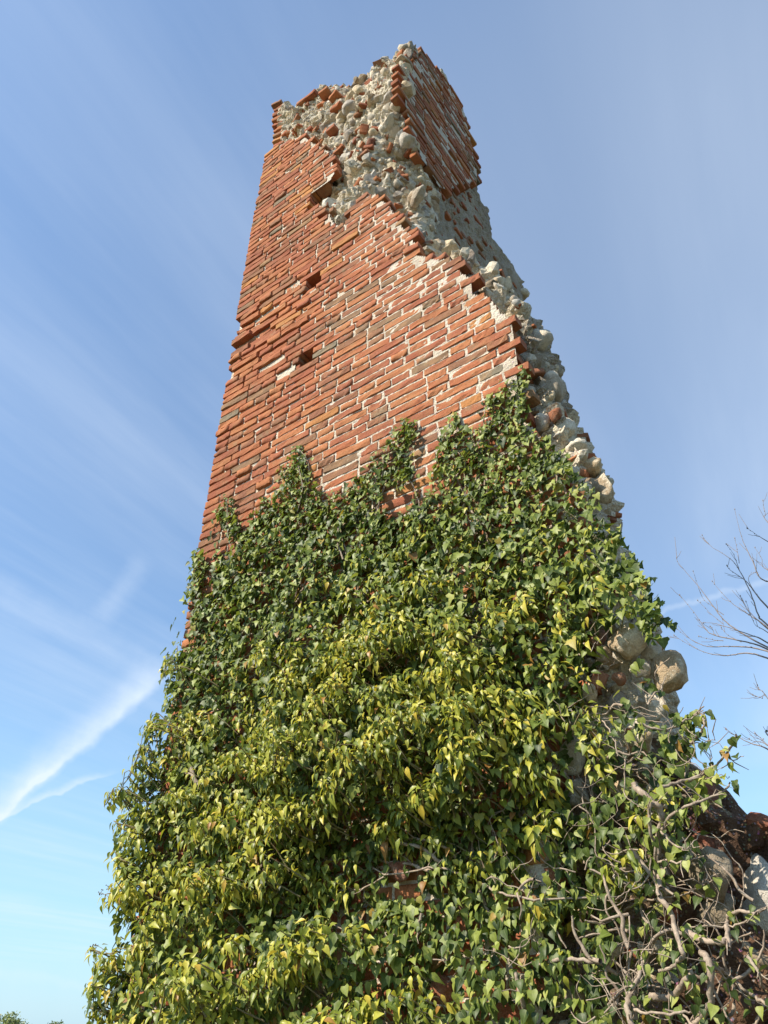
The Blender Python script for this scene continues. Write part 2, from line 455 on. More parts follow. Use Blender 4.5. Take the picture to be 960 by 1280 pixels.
front = [(S_L+.05, -.3), (S_L+.05, sz(346, 185, .1)[1]), sz(353, 180, .1), sz(348, 134, .1), sz(358, 132, .1), sz(368, 138, .1), sz(376, 128, .1), sz(399, 112, .12), sz(410, 106, .15),
         sz(428, 107, .2), sz(441, 110, .2), sz(446, 98, .2), sz(462, 93, .25), sz(476, 80, .3), sz(500, 72, .35), (S_0-.03, sz(514, 66, .4)[1]),
         (S_0-.03, 6.75), sz(585, 343, .42), sz(617, 352, .42), sz(640, 372, .42), sz(655, 398, .4), sz(676, 410, .4), sz(690, 445, .38),
         sz(690, 490, .36), sz(703, 505, .36), sz(712, 530, .34), sz(734, 572, .32), sz(748, 588, .3), sz(750, 632, .28), sz(768, 700, .28), sz(796, 770, .28),
         sz(806, 800, .4), sz(826, 815, .42), sz(836, 840, .42), sz(830, 875, .42), sz(838, 910, .42), sz(836, 980, .25), sz(855, 1050, .3), sz(860, 1150, .3), sz(862, 1300, .3), (-.75, -.3)]
side = [(.06, -.3), (.06, 8.6), yz(503, 98), yz(512, 80), yz(522, 73), yz(531, 71), yz(540, 86), yz(551, 96), yz(562, 122), yz(572, 142),
        yz(577, 160), yz(584, 200), yz(593, 226), yz(596, 248), yz(606, 262), yz(612, 298), yz(626, 318), yz(640, 335), yz(648, 356), yz(650, 385), (2.5, 6.0), (2.7, -.3)]
bm = bmesh.new(); prism(bm, front, 'Y', .07, .62); me0 = bpy.data.meshes.new('tmp'); bmesh.ops.recalc_face_normals(bm, faces=bm.faces); bm.to_mesh(me0); bm.free()
bm = bmesh.new(); prism(bm, side, 'X', S_0-.62, S_0-.05); me1 = bpy.data.meshes.new('tmp'); bmesh.ops.recalc_face_normals(bm, faces=bm.faces); bm.to_mesh(me1); bm.free()
bm = bmesh.new(); bm.from_mesh(me0); bm.from_mesh(me1); me = bpy.data.meshes.new('rubble_core'); bm.to_mesh(me); bm.free()
ob = link('tmp_core', me)
md = ob.modifiers.new('r', 'REMESH'); md.mode = 'VOXEL'; md.voxel_size = .027
ev = ob.evaluated_get(bpy.context.evaluated_depsgraph_get()); cm = bpy.data.meshes.new_from_object(ev)
bpy.data.objects.remove(ob)
nv = len(cm.vertices); CV = np.empty(nv*3, np.float32); cm.vertices.foreach_get('co', CV); CV = CV.reshape(-1, 3).astype(float)
CN = np.empty(nv*3, np.float32); cm.vertices.foreach_get('normal', CN); CN = CN.reshape(-1, 3).astype(float)
# how far the broken face lies behind the front plane
CTRL = [(350, 132, .08), (352, 178, .09), (385, 120, .11), (432, 108, .17), (462, 93, .24), (495, 75, .33), (500, 100, .08), (508, 135, .14), (520, 170, .24),
        (532, 200, .38), (545, 230, .52), (552, 270, .58), (560, 330, .60), (480, 150, .10), (450, 200, .10), (430, 160, .14), (400, 150, .09), (485, 215, .20), (510, 250, .30), (535, 290, .34),
        (578, 338, .36), (610, 352, .36), (400, 200, .08), (430, 262, .06), (440, 240, .07), (500, 280, .10), (530, 318, .10), (565, 325, .12), (590, 350, .12), (620, 372, .12), (645, 400, .12),
        (330, 192, .08), (380, 300, .08), (450, 300, .08), (520, 380, .08), (300, 450, .08), (600, 470, .08), (660, 470, .12), (690, 530, .10), (750, 620, .08), (400, 600, .08), (640, 760, .08), (800, 850, .05), (500, 1000, .08), (900, 1100, .05)]
cp_ = np.array([at(x, y, d) for x, y, d in CTRL]); cd_ = np.array([c[2] for c in CTRL])
d2 = (CV[:, None, 0]-cp_[None, :, 0])**2+(CV[:, None, 2]-cp_[None, :, 2])**2+1e-4
wt = d2**-1.8; g = (wt*cd_).sum(1)/wt.sum(1)
yy = CV[:, 1]; CV[:, 1] = np.where(yy < .9, g+(yy-.07)/(.9-.07)*(.9-g), yy)
px, py, _ = proj(CV); inven = inpoly(px, py, VENEER)
amp = np.where(inven & (CV[:, 1] < .3), .25, 1.0)
sideface = (CN[:, 0] > .8) & (CV[:, 2] > 6.5) & (CV[:, 1] > .2); amp = np.where(sideface, .4, amp)
dsp = np.empty(nv)
for i in range(nv):
    p = CV[i]
    a = nz(p, 2.2, 3); b = nz(p, 6.5, 9); c = nz(p, 15, 5); e = nz(p, 31, 1)
    q_ = Vector((p[0]*6.5, p[1]*6.5, p[2]*8.5)); vd = noise.voronoi(q_)[0]; q2 = noise.voronoi(q_*2.3)[0]
    dsp[i] = .05*a+.05*(abs(b)*1.6-.4)+.045*c+.026*e+.085*(min(vd[1]-vd[0], .5)-.25)+.04*(min(q2[1]-q2[0], .5)-.22)
CV = CV+CN*(dsp*amp)[:, None]
for hx, hz, hw, hh in HW[:4]:
    CV[:, 1] += np.where((abs(CV[:, 0]-hx) < hw+.01) & (abs(CV[:, 2]-hz) < hh+.01) & (CN[:, 1] < -.3), .30 if hw < .1 else .16, 0)
cm.vertices.foreach_set('co', CV.astype(np.float32).ravel())
nf = len(cm.polygons); cm.polygons.foreach_set('use_smooth', np.zeros(nf, bool)); cm.update()
cm.materials.clear(); cm.materials.append(M['core']); cm.materials.append(M['soil']); cm.materials.append(M['core_shade']); cm.name = 'rubble_core'
core = bpy.data.objects.new('rubble_core', cm); C.objects.link(core); core.parent = tower; core.location = -tower.location
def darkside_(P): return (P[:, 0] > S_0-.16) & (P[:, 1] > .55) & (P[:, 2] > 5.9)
FC = np.empty(nf*3, np.float32); cm.polygons.foreach_get('center', FC); FC = FC.reshape(-1, 3).astype(float)
FN = np.empty(nf*3, np.float32); cm.polygons.foreach_get('normal', FN); FN = FN.reshape(-1, 3).astype(float)
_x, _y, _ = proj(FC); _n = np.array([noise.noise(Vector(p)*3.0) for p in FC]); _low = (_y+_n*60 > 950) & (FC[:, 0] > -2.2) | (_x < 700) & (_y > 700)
_shade = ((_x > 636) & (_y+_n*30 > 392) & (_y+_n*30 < 512)) | (darkside_(FC) & (_y > 225) & (_y < 392))  # shaded right end and lower side wall, where the painted shade goes
cm.polygons.foreach_set('material_index', np.where(_shade, 2, _low.astype(int)).astype(np.int32))
FA = np.empty(nf, np.float32); cm.polygons.foreach_get('area', FA)

# ---- mortar bed behind the front bricks
gx = np.arange(S_L+.015, -.5, .0165); gz = np.arange(1.2, 9.9, .0165)
GX, GZ = np.meshgrid(gx, gz, indexing='ij')
gp = np.stack([GX.ravel(), np.zeros(GX.size), GZ.ravel()], 1); mx, my, _ = proj(gp)
keep = inpoly(mx, my, VENEER)
for hx, hz, hw, hh in HW: keep &= ~((abs(gp[:, 0]-hx) < hw+.03) & (abs(gp[:, 2]-hz) < hh+.01))
left = np.clip((GX.ravel()-S_L)/1.9, 0, 1)
rec = .013-.011*left**.6
band = np.exp(-((my+.45*(mx-300)-430)/45.0)**2)*np.clip((400-mx)/90, 0, 1); rec += band*.03
gy = rec+.0008+np.array([.0018*noise.noise(Vector((p[0]*22, 0, p[2]*22)))+.0015*noise.noise(Vector((p[0]*3, 4, p[2]*3)))+.0018*noise.noise(Vector((p[0]*70, 0, p[2]*70))) for p in gp])
gp[:, 1] = gy
I = np.arange(GX.size).reshape(GX.shape)
Q = np.stack([I[:-1, :-1], I[1:, :-1], I[1:, 1:], I[:-1, 1:]], -1).reshape(-1, 4)
Q = Q[keep[Q].all(1)]
used = np.unique(Q); rem = np.full(GX.size, -1); rem[used] = np.arange(len(used))
mesh_np('mortar_bed', gp[used], rem[Q], M['mortar'], tower)

# ---- front bricks
IVYTOP = [(238, 700), (262, 735), (270, 650), (285, 625), (300, 690), (320, 640), (355, 580), (372, 560), (400, 612), (440, 600), (500, 530), (520, 540), (520, 610), (495, 640), (530, 600), (548, 540), (600, 530), (612, 490), (650, 462),
          (665, 520), (720, 590), (800, 700), (960, 900), (960, 1300), (100, 1300), (100, 900), (215, 790)]
ST = [brick_mesh(1.0*.283, .0525, .13, 100+i, [.8, .9, 1, .8, 1.5][i % 5]) for i in range(20)]
HD = [brick_mesh(1.0*.136, .0525, .13, 200+i, [.8, .9, 1, .8, 1.5][i % 5]) for i in range(14)]
def mk(tmpl, nm):
    out = []
    for V, F in tmpl:
        me = bpy.data.meshes.new(nm); me.from_pydata(V.tolist(), [], F.tolist()); me.materials.append(M['brick'])
        me.polygons.foreach_set('use_smooth', np.zeros(len(me.polygons), bool)); out.append(me)
    return out
STM, HDM = mk(ST, 'brick_stretcher'), mk(HD, 'brick_header')
bricks = []   # (size_px, kind, variant, matrix pieces)
row = 0; z = 1.25
while z < 10.0:
    x = S_L+random.uniform(-.006, .006); first = True
    zz0 = z
    notch = 0
    lx, ly, _ = proj(np.array([S_L, 0, z]))
    if 402 < ly[0] < 416 or 465 < ly[0] < 476: notch = random.uniform(.05, .09)
    if ly[0] < 398 and ly[0] > 250: notch = -.012
    x += notch; k = row % 2
    while x < -.45:
        head = (k % 2 == 0)
        if random.random() < .12: head = not head
        L = (.136 if head else .283)*random.uniform(.93, 1.07)
        if first: L = random.choice((.136, .21, .283))*random.uniform(.95, 1.05); head = L < .18
        cx = x+L/2; wob = .012*noise.noise(Vector((cx*.8, row*.13, 2)))+.004*noise.noise(Vector((cx*4, row, 7)))
        pz = z+wob; q = np.array([cx, 0, pz]); bx, by, bw = proj(q); bx, by = bx[0], by[0]
        ex, ey, _ = proj(np.array([x+L, 0, pz]))
        if not first and not head and not inpoly(ex, ey, VENEER)[0]:
            L = .15; head = True; cx = x+L/2; q = np.array([cx, 0, pz]); bx, by, bw = proj(q); bx, by = bx[0], by[0]
        ok = inpoly(np.array([bx]), np.array([by]), VENEER)[0]
        segs = [(x, x+L)]
        for hx, hz, hw, hh in HW:
            if abs(pz-hz) < hh+.012:
                s2 = []
                for a, b in segs:
                    if b <= hx-hw or a >= hx+hw: s2.append((a, b))
                    else:
                        if hx-hw-a > .045: s2.append((a, hx-hw))
                        if b-hx-hw > .045: s2.append((hx+hw, b))
                segs = s2
        if ok:
            bd = math.exp(-((by+.45*(bx-300)-430)/38.0)**2)*(1 if bx < 385 else .0)
            dy = max(-.006, min(.001, random.gauss(-.0015, .002)))+(abs(random.gauss(0, .024)) if random.random() < .38*bd else 0)-(.012 if random.random() < .03+.25*bd else 0)
            if bd > .5 and random.random() < .03: dy += .06
            edge = not inpoly(np.array([bx+14]), np.array([by-9]), VENEER)[0]
            if edge: dy += random.uniform(-.004, .006)
            rz = random.gauss(0, .010)+(random.gauss(0, .04) if edge else 0); ry = random.gauss(0, .006)+(random.gauss(0, .02) if edge else 0)
            H = random.uniform(.96, 1.08)
            hid = inpoly(np.array([bx]), np.array([by]), IVYTOP)[0]
            size = 0 if hid else L*FPX/bw[0]
            for a, b in segs:
                bricks.append((size*(b-a)/L, head, random.randrange(14 if head else 20), (a+b)/2, dy, pz, b-a, H, ry, rz, .6 if edge else 1))
        first = False
        x += L+random.uniform(.010, .021); k += 1
    z += CP+random.uniform(-.0015, .0015); row += 1
bricks.sort(key=lambda b: -b[0])
bag = Bag()
for i, (size, head, vi, cx, dy, pz, L, H, ry, rz, DS) in enumerate(bricks):
    base = .136 if head else .283
    if i < 300:
        o = link('brick', (HDM if head else STM)[vi % 14 if head else vi]); o.parent = tower
        o.location = Vector((cx, dy, pz))-tower.location; o.rotation_euler = (0, ry, rz); o.scale = (L/base, DS, H)
    else:
        V, F = (HD if head else ST)[vi]
        V = V*np.array([L/base, DS, H]); V = V@rotm(0, ry, rz).T+np.array([cx, dy, pz])
        bag.add(V, None, F, random.random())
bw_ = bag.build('brickwork', M['brick'], tower, False); bw_['kind'] = 'stuff'
bag = Bag()
# ---- second wythe of bricks bedded in mortar where the facing has fallen, and along the broken rim
WY = [(348, 150), (352, 180), (378, 170), (420, 190), (418, 225), (440, 245), (470, 200), (430, 150), (420, 112), (398, 114), (370, 134)]
z = 5.0; row = 0
while z < 10.6:
    x = S_L+.05+random.uniform(0, .1)
    while x < -1.0:
        head = random.random() < .6; L = (.136 if head else .26)*random.uniform(.8, 1.1)
        q = np.array([x+L/2, .12, z]); bx, by, _ = proj(q); bx, by = bx[0], by[0]
        near = any(inpoly(np.array([bx+dx]), np.array([by+dy2]), VENEER)[0] for dx, dy2 in ((-14, 10), (0, 12), (-20, 0)))
        out = not inpoly(np.array([bx]), np.array([by]), VENEER)[0]
        inw = inpoly(np.array([bx]), np.array([by]), WY)[0]
        if out and ((inw and random.random() < .10) or (near and head and 180 < by < 330 and random.random() < .06) or (near and by >= 330 and random.random() < .05)) and by > 110:
            V, F = (HD if head else ST)[random.randrange(14)]
            V = V*np.array([L/(.136 if head else .283), 1, random.uniform(.7, 1)])@rotm(random.gauss(0, .05), random.gauss(0, .07), random.gauss(0, .12)).T
            bag.add(V+np.array([x+L/2, (.035 if not near else .05)+abs(random.gauss(0, .02)), z+random.gauss(0, .006)]), None, F, random.random())
        x += L+.02
    z += CP; row += 1
# ---- bricks at the left top edge
for i in range(9):
    p = at(347+random.uniform(-2, 2), 128+i*6.5, .08)
    V, F = HD[i]; bag.add(V@rotm(random.gauss(0, .1), random.gauss(0, .08), .2).T+p, None, F, random.random())
b2 = bag.build('backing_brickwork', M['brick'], tower, False); b2['kind'] = 'stuff'

# ---- brick facing of the shaded side face (plane X = S_0, rows run back into depth)
DARKV = [(503, 104), (509, 84), (519, 73), (533, 67), (547, 86), (566, 108), (581, 138), (588, 168), (594, 200), (598, 224), (586, 232), (574, 230), (566, 240), (556, 238), (548, 232), (540, 216), (528, 200), (518, 172), (509, 140)]
DARKC = [(520, 180), (548, 230), (592, 226), (612, 295), (650, 356), (652, 400), (560, 345), (552, 290), (545, 240)]
bag = Bag(); bagc = Bag(); row = 0; z = 5.8
while z < 11.5:
    y = .0; k = row % 2
    while y < 2.9:
        head = (k % 2 == 0); L = (.136 if head else .283)*random.uniform(.93, 1.07)
        q = np.array([S_0, y+L/2, z]); bx, by, _ = proj(q)
        R = rotm(random.gauss(0, .02), 0, PI/2+random.gauss(0, .015))
        V, F = (HD if head else ST)[random.randrange(14)]
        if inpoly(bx, by, DARKV)[0] and random.random() > .012 and not (abs((bx[0]-531)-(by[0]-130)*.55) < 1.3 and 112 < by[0] < 142 and random.random() < .8):
            V = V*np.array([L/(.136 if head else .283), .6, random.uniform(.95, 1.04)])
            bag.add(V@R.T+np.array([S_0+random.gauss(0, .006), y+L/2, z]), None, F, random.random())
        elif inpoly(bx, by, DARKC)[0] and random.random() < .45:
            V = V*np.array([L/(.136 if head else .283)*random.uniform(.25, .75), 1, random.uniform(.6, 1)])
            bagc.add(V@R.T+np.array([S_0-.044+random.gauss(0, .012), y+L/2, z]), None, F, random.random())
        y += L+.013; k += 1
    z += CP; row += 1
o = bag.build('side_brickwork', M['brick'], tower, False); o['kind'] = 'stuff'
o = bagc.build('side_backing_brickwork', M['brick'], tower, False); o['kind'] = 'stuff'
# mortar sheet just behind the side bricks
ys = np.arange(0, 2.4, .03); zs_ = np.arange(6.8, 11.2, .03); YY, ZZ = np.meshgrid(ys, zs_, indexing='ij')
gp = np.stack([np.full(YY.size, S_0), YY.ravel(), ZZ.ravel()], 1); mx, my, _ = proj(gp); keep = inpoly(mx, my, DARKV)
gp[:, 0] -= .007+.006*np.array([noise.noise(Vector((1, p[1]*20, p[2]*20))) for p in gp])
I = np.arange(YY.size).reshape(YY.shape); Q = np.stack([I[:-1, :-1], I[1:, :-1], I[1:, 1:], I[:-1, 1:]], -1).reshape(-1, 4); Q = Q[keep[Q].all(1)]
used = np.unique(Q); rem = np.full(YY.size, -1); rem[used] = np.arange(len(used))
mesh_np('side_mortar_bed', gp[used], rem[Q], M['mortar'], tower)

# ---- stones bedded in the exposed core
fx, fy, _ = proj(FC); toc = CAM-FC; toc /= np.linalg.norm(toc, axis=1)[:, None]; facing = (FN*toc).sum(1) > .12
expo = facing & ~inpoly(fx, fy, VENEER) & (fx < 980) & (fy > 40) & (fy < 1290) & (FC[:, 1] < 1.2) & (FC[:, 2] > 1.3)
darkc = (FN[:, 0] > .75) & (FC[:, 0] > S_0-.25) & (FC[:, 0] < S_0+.05) & (FC[:, 2] > 6.2) & (FC[:, 1] > .62)
expo &= ~darkc & ~(inpoly(fx, fy, DARKV) & (FN[:, 0] > .1)) & ~inpoly(fx, fy, [(512, 100), (530, 64), (600, 230), (545, 232), (524, 170)])
# the ragged far rim of the side wall
rim = facing & (FC[:, 1] > .9) & (FC[:, 2] > 5.5) & (FN[:, 0] < .7)
cand = np.where(expo)[0]; pr = FA[cand]/FA[cand].sum()
RK = [rock(i+1, 2, .10, 8) for i in range(16)]
RKM = []
for V, F in RK:
    me = bpy.data.meshes.new('stone'); me.from_pydata(V.tolist(), [], F.tolist()); me.materials.append(M['stone']); RKM.append(me)
stones = []
hi_ = np.where(FC[cand][:, 2] > 5.5, 1.0, .28)*FA[cand]; hi_ /= hi_.sum()
for f in RNG.choice(cand, 2700, p=hi_):
    hi = FC[f][2] > 5.5
    rad = float(np.clip(RNG.lognormal(math.log(.042 if hi else .036), .55), .016, .12))
    if FC[f][0] < -2.9 and hi: rad *= .6
    if not hi: rad *= .75
    stones.append((rad*FPX/np.linalg.norm(FC[f]-CAM), f, rad))
rc = np.where(rim)[0]
if len(rc):
    for f in RNG.choice(rc, 420, p=FA[rc]/FA[rc].sum()):
        stones.append((0, f, float(np.clip(RNG.lognormal(math.log(.05), .4), .025, .11))))
stones.sort(key=lambda s: -s[0])
bag = Bag(); bagb = Bag(); ns = 0
for i, (_, f, rad) in enumerate(stones):
    c = FC[f]-FN[f]*rad*RNG.uniform(.2, .65); e = RNG.uniform(0, 6.28, 3); v = int(RNG.integers(16)); sc = rad*RNG.uniform(.8, 1.25, 3)
    if RNG.random() < .10 and rad < .07:      # broken bits of brick among the stones
        V, F = HD[v % 14]; V = (V-np.array([0, .06, 0]))*np.array([1, .9, 1])*min(.7, rad/.06)
        bagb.add(V@rotm(*(RNG.normal(0, .4, 3))).T+c+FN[f]*rad*.1, None, F, float(RNG.random())); continue
    if ns < 270 and rad < .2:
        o = link('stone', RKM[v]); o.parent = tower; o.location = Vector(c)-tower.location; o.rotation_euler = e; o.scale = sc; ns += 1
    else:
        V, F = RK[v]; bag.add((V*sc)@rotm(*e).T+c, F, None, float(RNG.random()))
o = bag.build('rubble_infill', M['stone'], tower, False); o['kind'] = 'stuff'
o = bagb.build('brick_rubble', M['brick'], tower, False); o['kind'] = 'stuff'

# ---- the boulders one can point at: x, y, half width px, half height px, depth, material
BIG = [(785, 800, 21, 24, .0, 'tan', 1), (834, 842, 21, 26, .07, 'tan', 2), (812, 812, 14, 12, .06, 'pale', 3), (745, 806, 20, 15, .04, 'redstone', 4), (747, 848, 17, 11, -.02, 'redstone', 5),
       (773, 848, 8, 9, -.02, 'redstone', 6), (736, 868, 12, 10, -.02, 'tan', 7), (742, 834, 16, 12, .07, 'pale', 8), (800, 838, 14, 10, .03, 'pale', 9), (770, 880, 16, 10, .06, 'stone', 10), (820, 880, 13, 15, .10, 'pale', 11),
       (752, 606, 15, 24, .22, 'tan', 12), (736, 588, 18, 14, .20, 'tan', 13), (722, 562, 13, 14, .16, 'pale', 14), (705, 536, 14, 17, .14, 'pale', 15), (675, 530, 13, 12, .08, 'pale', 16), (693, 520, 10, 9, .06, 'redstone', 17),
       (738, 612, 12, 14, .14, 'olive', 18), (690, 486, 17, 20, .26, 'stone', 19), (668, 462, 16, 22, .26, 'olive', 20), (676, 424, 14, 16, .30, 'stone', 21), (655, 412, 12, 10, .18, 'stone', 22), (627, 362, 20, 9, .26, 'stone', 23), (640, 378, 11, 8, .24, 'pale', 24),
       (608, 362, 15, 8, .16, 'olive', 25), (886, 1092, 27, 27, .06, 'olive', 26), (925, 1075, 22, 16, .25, 'olive', 31), (952, 1122, 20, 38, .16, 'stone', 27), (898, 1138, 20, 12, .10, 'olive', 28), (862, 1060, 26, 16, .16, 'redstone', 29), (944, 1206, 22, 26, .16, 'olive', 30),
       (905, 1045, 20, 12, .2, 'redstone', 32), (800, 925, 22, 14, .08, 'tan', 33), (776, 985, 14, 8, -.02, 'tan', 34), (820, 1055, 18, 14, .04, 'olive', 35), (715, 945, 18, 20, .04, 'pale', 36), (722, 990, 20, 16, .03, 'stone', 37),
       (690, 1072, 26, 14, .03, 'olive', 38), (760, 1190, 22, 14, .02, 'stone', 39), (868, 1250, 24, 16, .06, 'earth', 40), (935, 1265, 26, 18, .06, 'earth', 41), (700, 1240, 26, 16, .02, 'olive', 42), (550, 1235, 14, 22, -.01, 'redstone', 43), (500, 1085, 24, 14, -.01, 'redstone', 44),
       (462, 182, 10, 9, .10, 'redstone', 45), (445, 176, 9, 6, .09, 'redstone', 46), (497, 133, 9, 8, .10, 'pale', 47), (436, 135, 8, 8, .08, 'stone', 48), (510, 176, 11, 10, .18, 'stone', 49), (524, 246, 12, 9, .30, 'stone', 50), (545, 312, 12, 10, .28, 'tan', 51), (445, 101, 4, 6, .18, 'olive', 52), (511, 63, 6, 5, .36, 'stone', 53)]
for (x, y, rx, ry, Y, mt, sd) in BIG:
    V, F = rock(300+sd*7, 3, .20, 1, .9); p = at(x, y, Y); k = np.linalg.norm(p-CAM)/FPX
    me = bpy.data.meshes.new('stone'); me.from_pydata((V*np.array([rx*k*1.12, min(rx, ry)*k*1.0, ry*k*1.12*1.1])).tolist(), [], F.tolist())
    me.materials.append(M[mt]); me.polygons.foreach_set('use_smooth', np.ones(len(me.polygons), bool))
    o = link('stone', me); o.parent = tower; o.location = Vector(p)-tower.location; o.rotation_euler = (0, random.uniform(-.35, .35), random.uniform(-.3, .3)-.3)

# ================================================================== IVY
def leaf_template(rows, fold, droop, twist=0.0):
    """rows: (y, half width) pairs; three verts per row"""
    V = []; U = []; F = []
    for i, (y, hw) in enumerate(rows):
        for s in (-1, 0, 1):
            yy_ = y-(.10 if (i == 1 and s) else 0)*(rows[0][1] == 0 and rows[1][1] > .3)
            V.append((s*hw, yy_, fold*abs(s)*hw-droop*y*y+twist*s*hw*y)); U.append(s*1.0)
    for i in range(len(rows)-1):
        a = i*3; F += [(a, a+1, a+4, a+3), (a+1, a+2, a+5, a+4)]
    return np.array(V), np.array(F), np.array(U)


T_LOBE = [leaf_template([(0, .0), (.06, .40), (.22, .53), (.38, .36), (.55, .33), (.74, .17), (1, .0)], .30, .18, .0),
          leaf_template([(0, .0), (.08, .36), (.28, .55), (.42, .30), (.62, .22), (.82, .10), (1.05, .0)], .18, .30, .15),
          leaf_template([(0, .0), (.04, .34), (.20, .46), (.40, .40), (.60, .30), (.80, .14), (1, .0)], .40, .12, -.1)]
T_HEART = [leaf_template([(0, .0), (.05, .33), (.22, .46), (.42, .42), (.64, .29), (.85, .12), (1.08, .0)], .25, .22),
           leaf_template([(0, .0), (.07, .30), (.25, .42), (.45, .38), (.68, .24), (.88, .09), (1.12, .0)], .38, .35, .1)]
T_ADULT = [leaf_template([(0, .02), (.12, .12), (.32, .25), (.52, .23), (.75, .12), (1, .0)], .45, .30),
           leaf_template([(0, .02), (.14, .15), (.34, .27), (.55, .21), (.78, .09), (1.1, .0)], .25, .55, .25),
           leaf_template([(0, .02), (.12, .13), (.34, .25), (.56, .23), (.78, .12), (1.05, .0)], .60, .20, -.2),
           leaf_template([(0, .02), (.14, .17), (.36, .28), (.58, .22), (.80, .10), (1.05, .0)], .30, .70, -.25)]


class Leaves:
    def __init__(s): s.T = []; s.P = []; s.R = []; s.S = []; s.r = []; s.k = []
    def add(s, t, P, R, S, r, key): s.T.append(t); s.P.append(P); s.R.append(R); s.S.append(S); s.r.append(r); s.k.append(key)
    def build(s, temps, mat, parent, nparts=300, lo=None, name='leaf', mass='foliage'):
        P = np.array(s.P); R = np.array(s.R); S = np.array(s.S); T = np.array(s.T); r = np.array(s.r); K = np.array(s.k)
        x, y, w_ = proj(P)
        far = (y < 890) & (x > 760) & ~(inpoly(x, y, IVY) | inpoly(x-8, y, IVY) | inpoly(x-8, y+8, IVY)) & (x > 838)
        P, R, S, T, r, K, x, y, w_ = (q[~far] for q in (P, R, S, T, r, K, x, y, w_)); size = S*FPX/w_+K*2.0
        size[(x < 10) | (x > 950) | (y > 1270) | (y < 0)] = 0
        order = np.argsort(-size); top = order[:nparts]; rest = order[nparts:]
        tm = []
        for V, F, U in temps:
            me = bpy.data.meshes.new('leaf'); me.from_pydata(V.tolist(), [], F.tolist()); me.materials.append(mat)
            me.polygons.foreach_set('use_smooth', np.ones(len(F), bool)); a = me.attributes.new('lu', 'FLOAT', 'POINT'); a.data.foreach_set('value', U.astype(np.float32)); tm.append(me)
        for i in top:
            o = bpy.data.objects.new(name, tm[T[i]]); C.objects.link(o); o.parent = parent
            m4 = np.eye(4); m4[:3, :3] = R[i]*S[i]; m4[:3, 3] = P[i]-np.array(parent.location); o.matrix_local = Matrix(m4.tolist())
        Vs = []; Fs = []; Us = []; Rs = []; off = 0
        for t, (V, F, U) in enumerate(temps):
            ix = rest[T[rest] == t]
            if not len(ix): continue
            X = np.einsum('nij,mj->nmi', R[ix]*S[ix][:, None, None], V)+P[ix][:, None, :]
            Vs.append(X.reshape(-1, 3)); Fs.append((F[None]+(np.arange(len(ix))*len(V))[:, None, None]+off).reshape(-1, 4)); off += len(ix)*len(V)
            Us.append(np.tile(U, len(ix))); Rs.append(np.repeat(r[ix], len(V)))
        o = mesh_np(mass, np.concatenate(Vs), np.concatenate(Fs), mat, parent, True, {'rnd': np.concatenate(Rs), 'lu': np.concatenate(Us)}); o['kind'] = 'stuff'


def frame(normal, tip):
    n_ = normal/np.linalg.norm(normal); t = tip-n_*np.dot(tip, n_); t /= np.linalg.norm(t)+1e-9
    return np.stack([np.cross(t, n_), t, n_], 1)


IVY = [(243, 690), (250, 686), (258, 700), (264, 735), (270, 690), (268, 650), (276, 632), (286, 618), (294, 640), (300, 672), (310, 664), (318, 640), (330, 622), (346, 616), (354, 590), (362, 575), (366, 562), (373, 554), (380, 566), (388, 585), (394, 612), (410, 618),
       (428, 612), (444, 596), (462, 590), (470, 562), (486, 556), (494, 532), (506, 522), (518, 526), (516, 548), (514, 575), (522, 596), (510, 604), (494, 606), (480, 618), (476, 634), (492, 646), (508, 640), (520, 626), (530, 612), (542, 600), (548, 572), (550, 548), (562, 520), (570, 508), (574, 530), (590, 540),
       (604, 528), (608, 502), (618, 488), (630, 478), (644, 468), (654, 458), (664, 466), (660, 484), (656, 512), (660, 532), (690, 548), (704, 562), (716, 588), (730, 596), (742, 614), (746, 640), (768, 652), (782, 680), (802, 704), (812, 730), (826, 752), (834, 790), (820, 806), (796, 782),
       (776, 770), (744, 778), (732, 792), (733, 850), (738, 880), (742, 905), (800, 905), (840, 900), (868, 882), (880, 900), (866, 930), (880, 965), (895, 1000), (880, 1040), (862, 1070), (850, 1110), (846, 1160), (860, 1210), (850, 1300), (105, 1300),
       (118, 1262), (108, 1236), (122, 1222), (126, 1200), (148, 1188), (150, 1160), (134, 1140), (134, 1122), (150, 1116), (150, 1070), (140, 1045), (146, 1030), (158, 1020), (156, 985), (166, 968), (168, 940), (182, 930), (180, 905), (206, 888), (208, 858), (200, 832), (214, 815), (226, 800), (222, 770), (234, 748), (240, 715)]
BARE = [[(728, 792), (744, 778), (800, 785), (850, 820), (858, 880), (820, 896), (745, 902), (728, 860)], [(690, 925), (722, 915), (748, 985), (718, 1012), (682, 975)], [(678, 738), (700, 734), (712, 742), (700, 754), (680, 754)], [(574, 650), (590, 646), (594, 660), (578, 664)],
        [(672, 650), (694, 648), (694, 660), (676, 662)], [(250, 742), (264, 700), (268, 700), (266, 742)], [(222, 765), (238, 745), (242, 800), (228, 815)], [(478, 605), (500, 606), (500, 636), (480, 632)], [(488, 1070), (520, 1070), (520, 1120), (480, 1120)], [(536, 1212), (566, 1212), (568, 1262), (540, 1262)],
        [(860, 1075), (915, 1075), (915, 1125), (862, 1120)], [(410, 1068), (434, 1068), (434, 1095), (410, 1095)], [(645, 1040), (690, 1030), (690, 1090), (650, 1090)], [(270, 640), (300, 690), (262, 690)]]
HOLLOW = [(400, 1060), (470, 1030), (560, 1060), (640, 1025), (720, 1060), (720, 1120), (600, 1150), (560, 1120), (470, 1140), (400, 1180), (370, 1120)]
SPARSE = [(740, 885), (870, 870), (900, 960), (900, 1040), (900, 1300), (570, 1300), (620, 1180), (690, 1080), (740, 1000)]
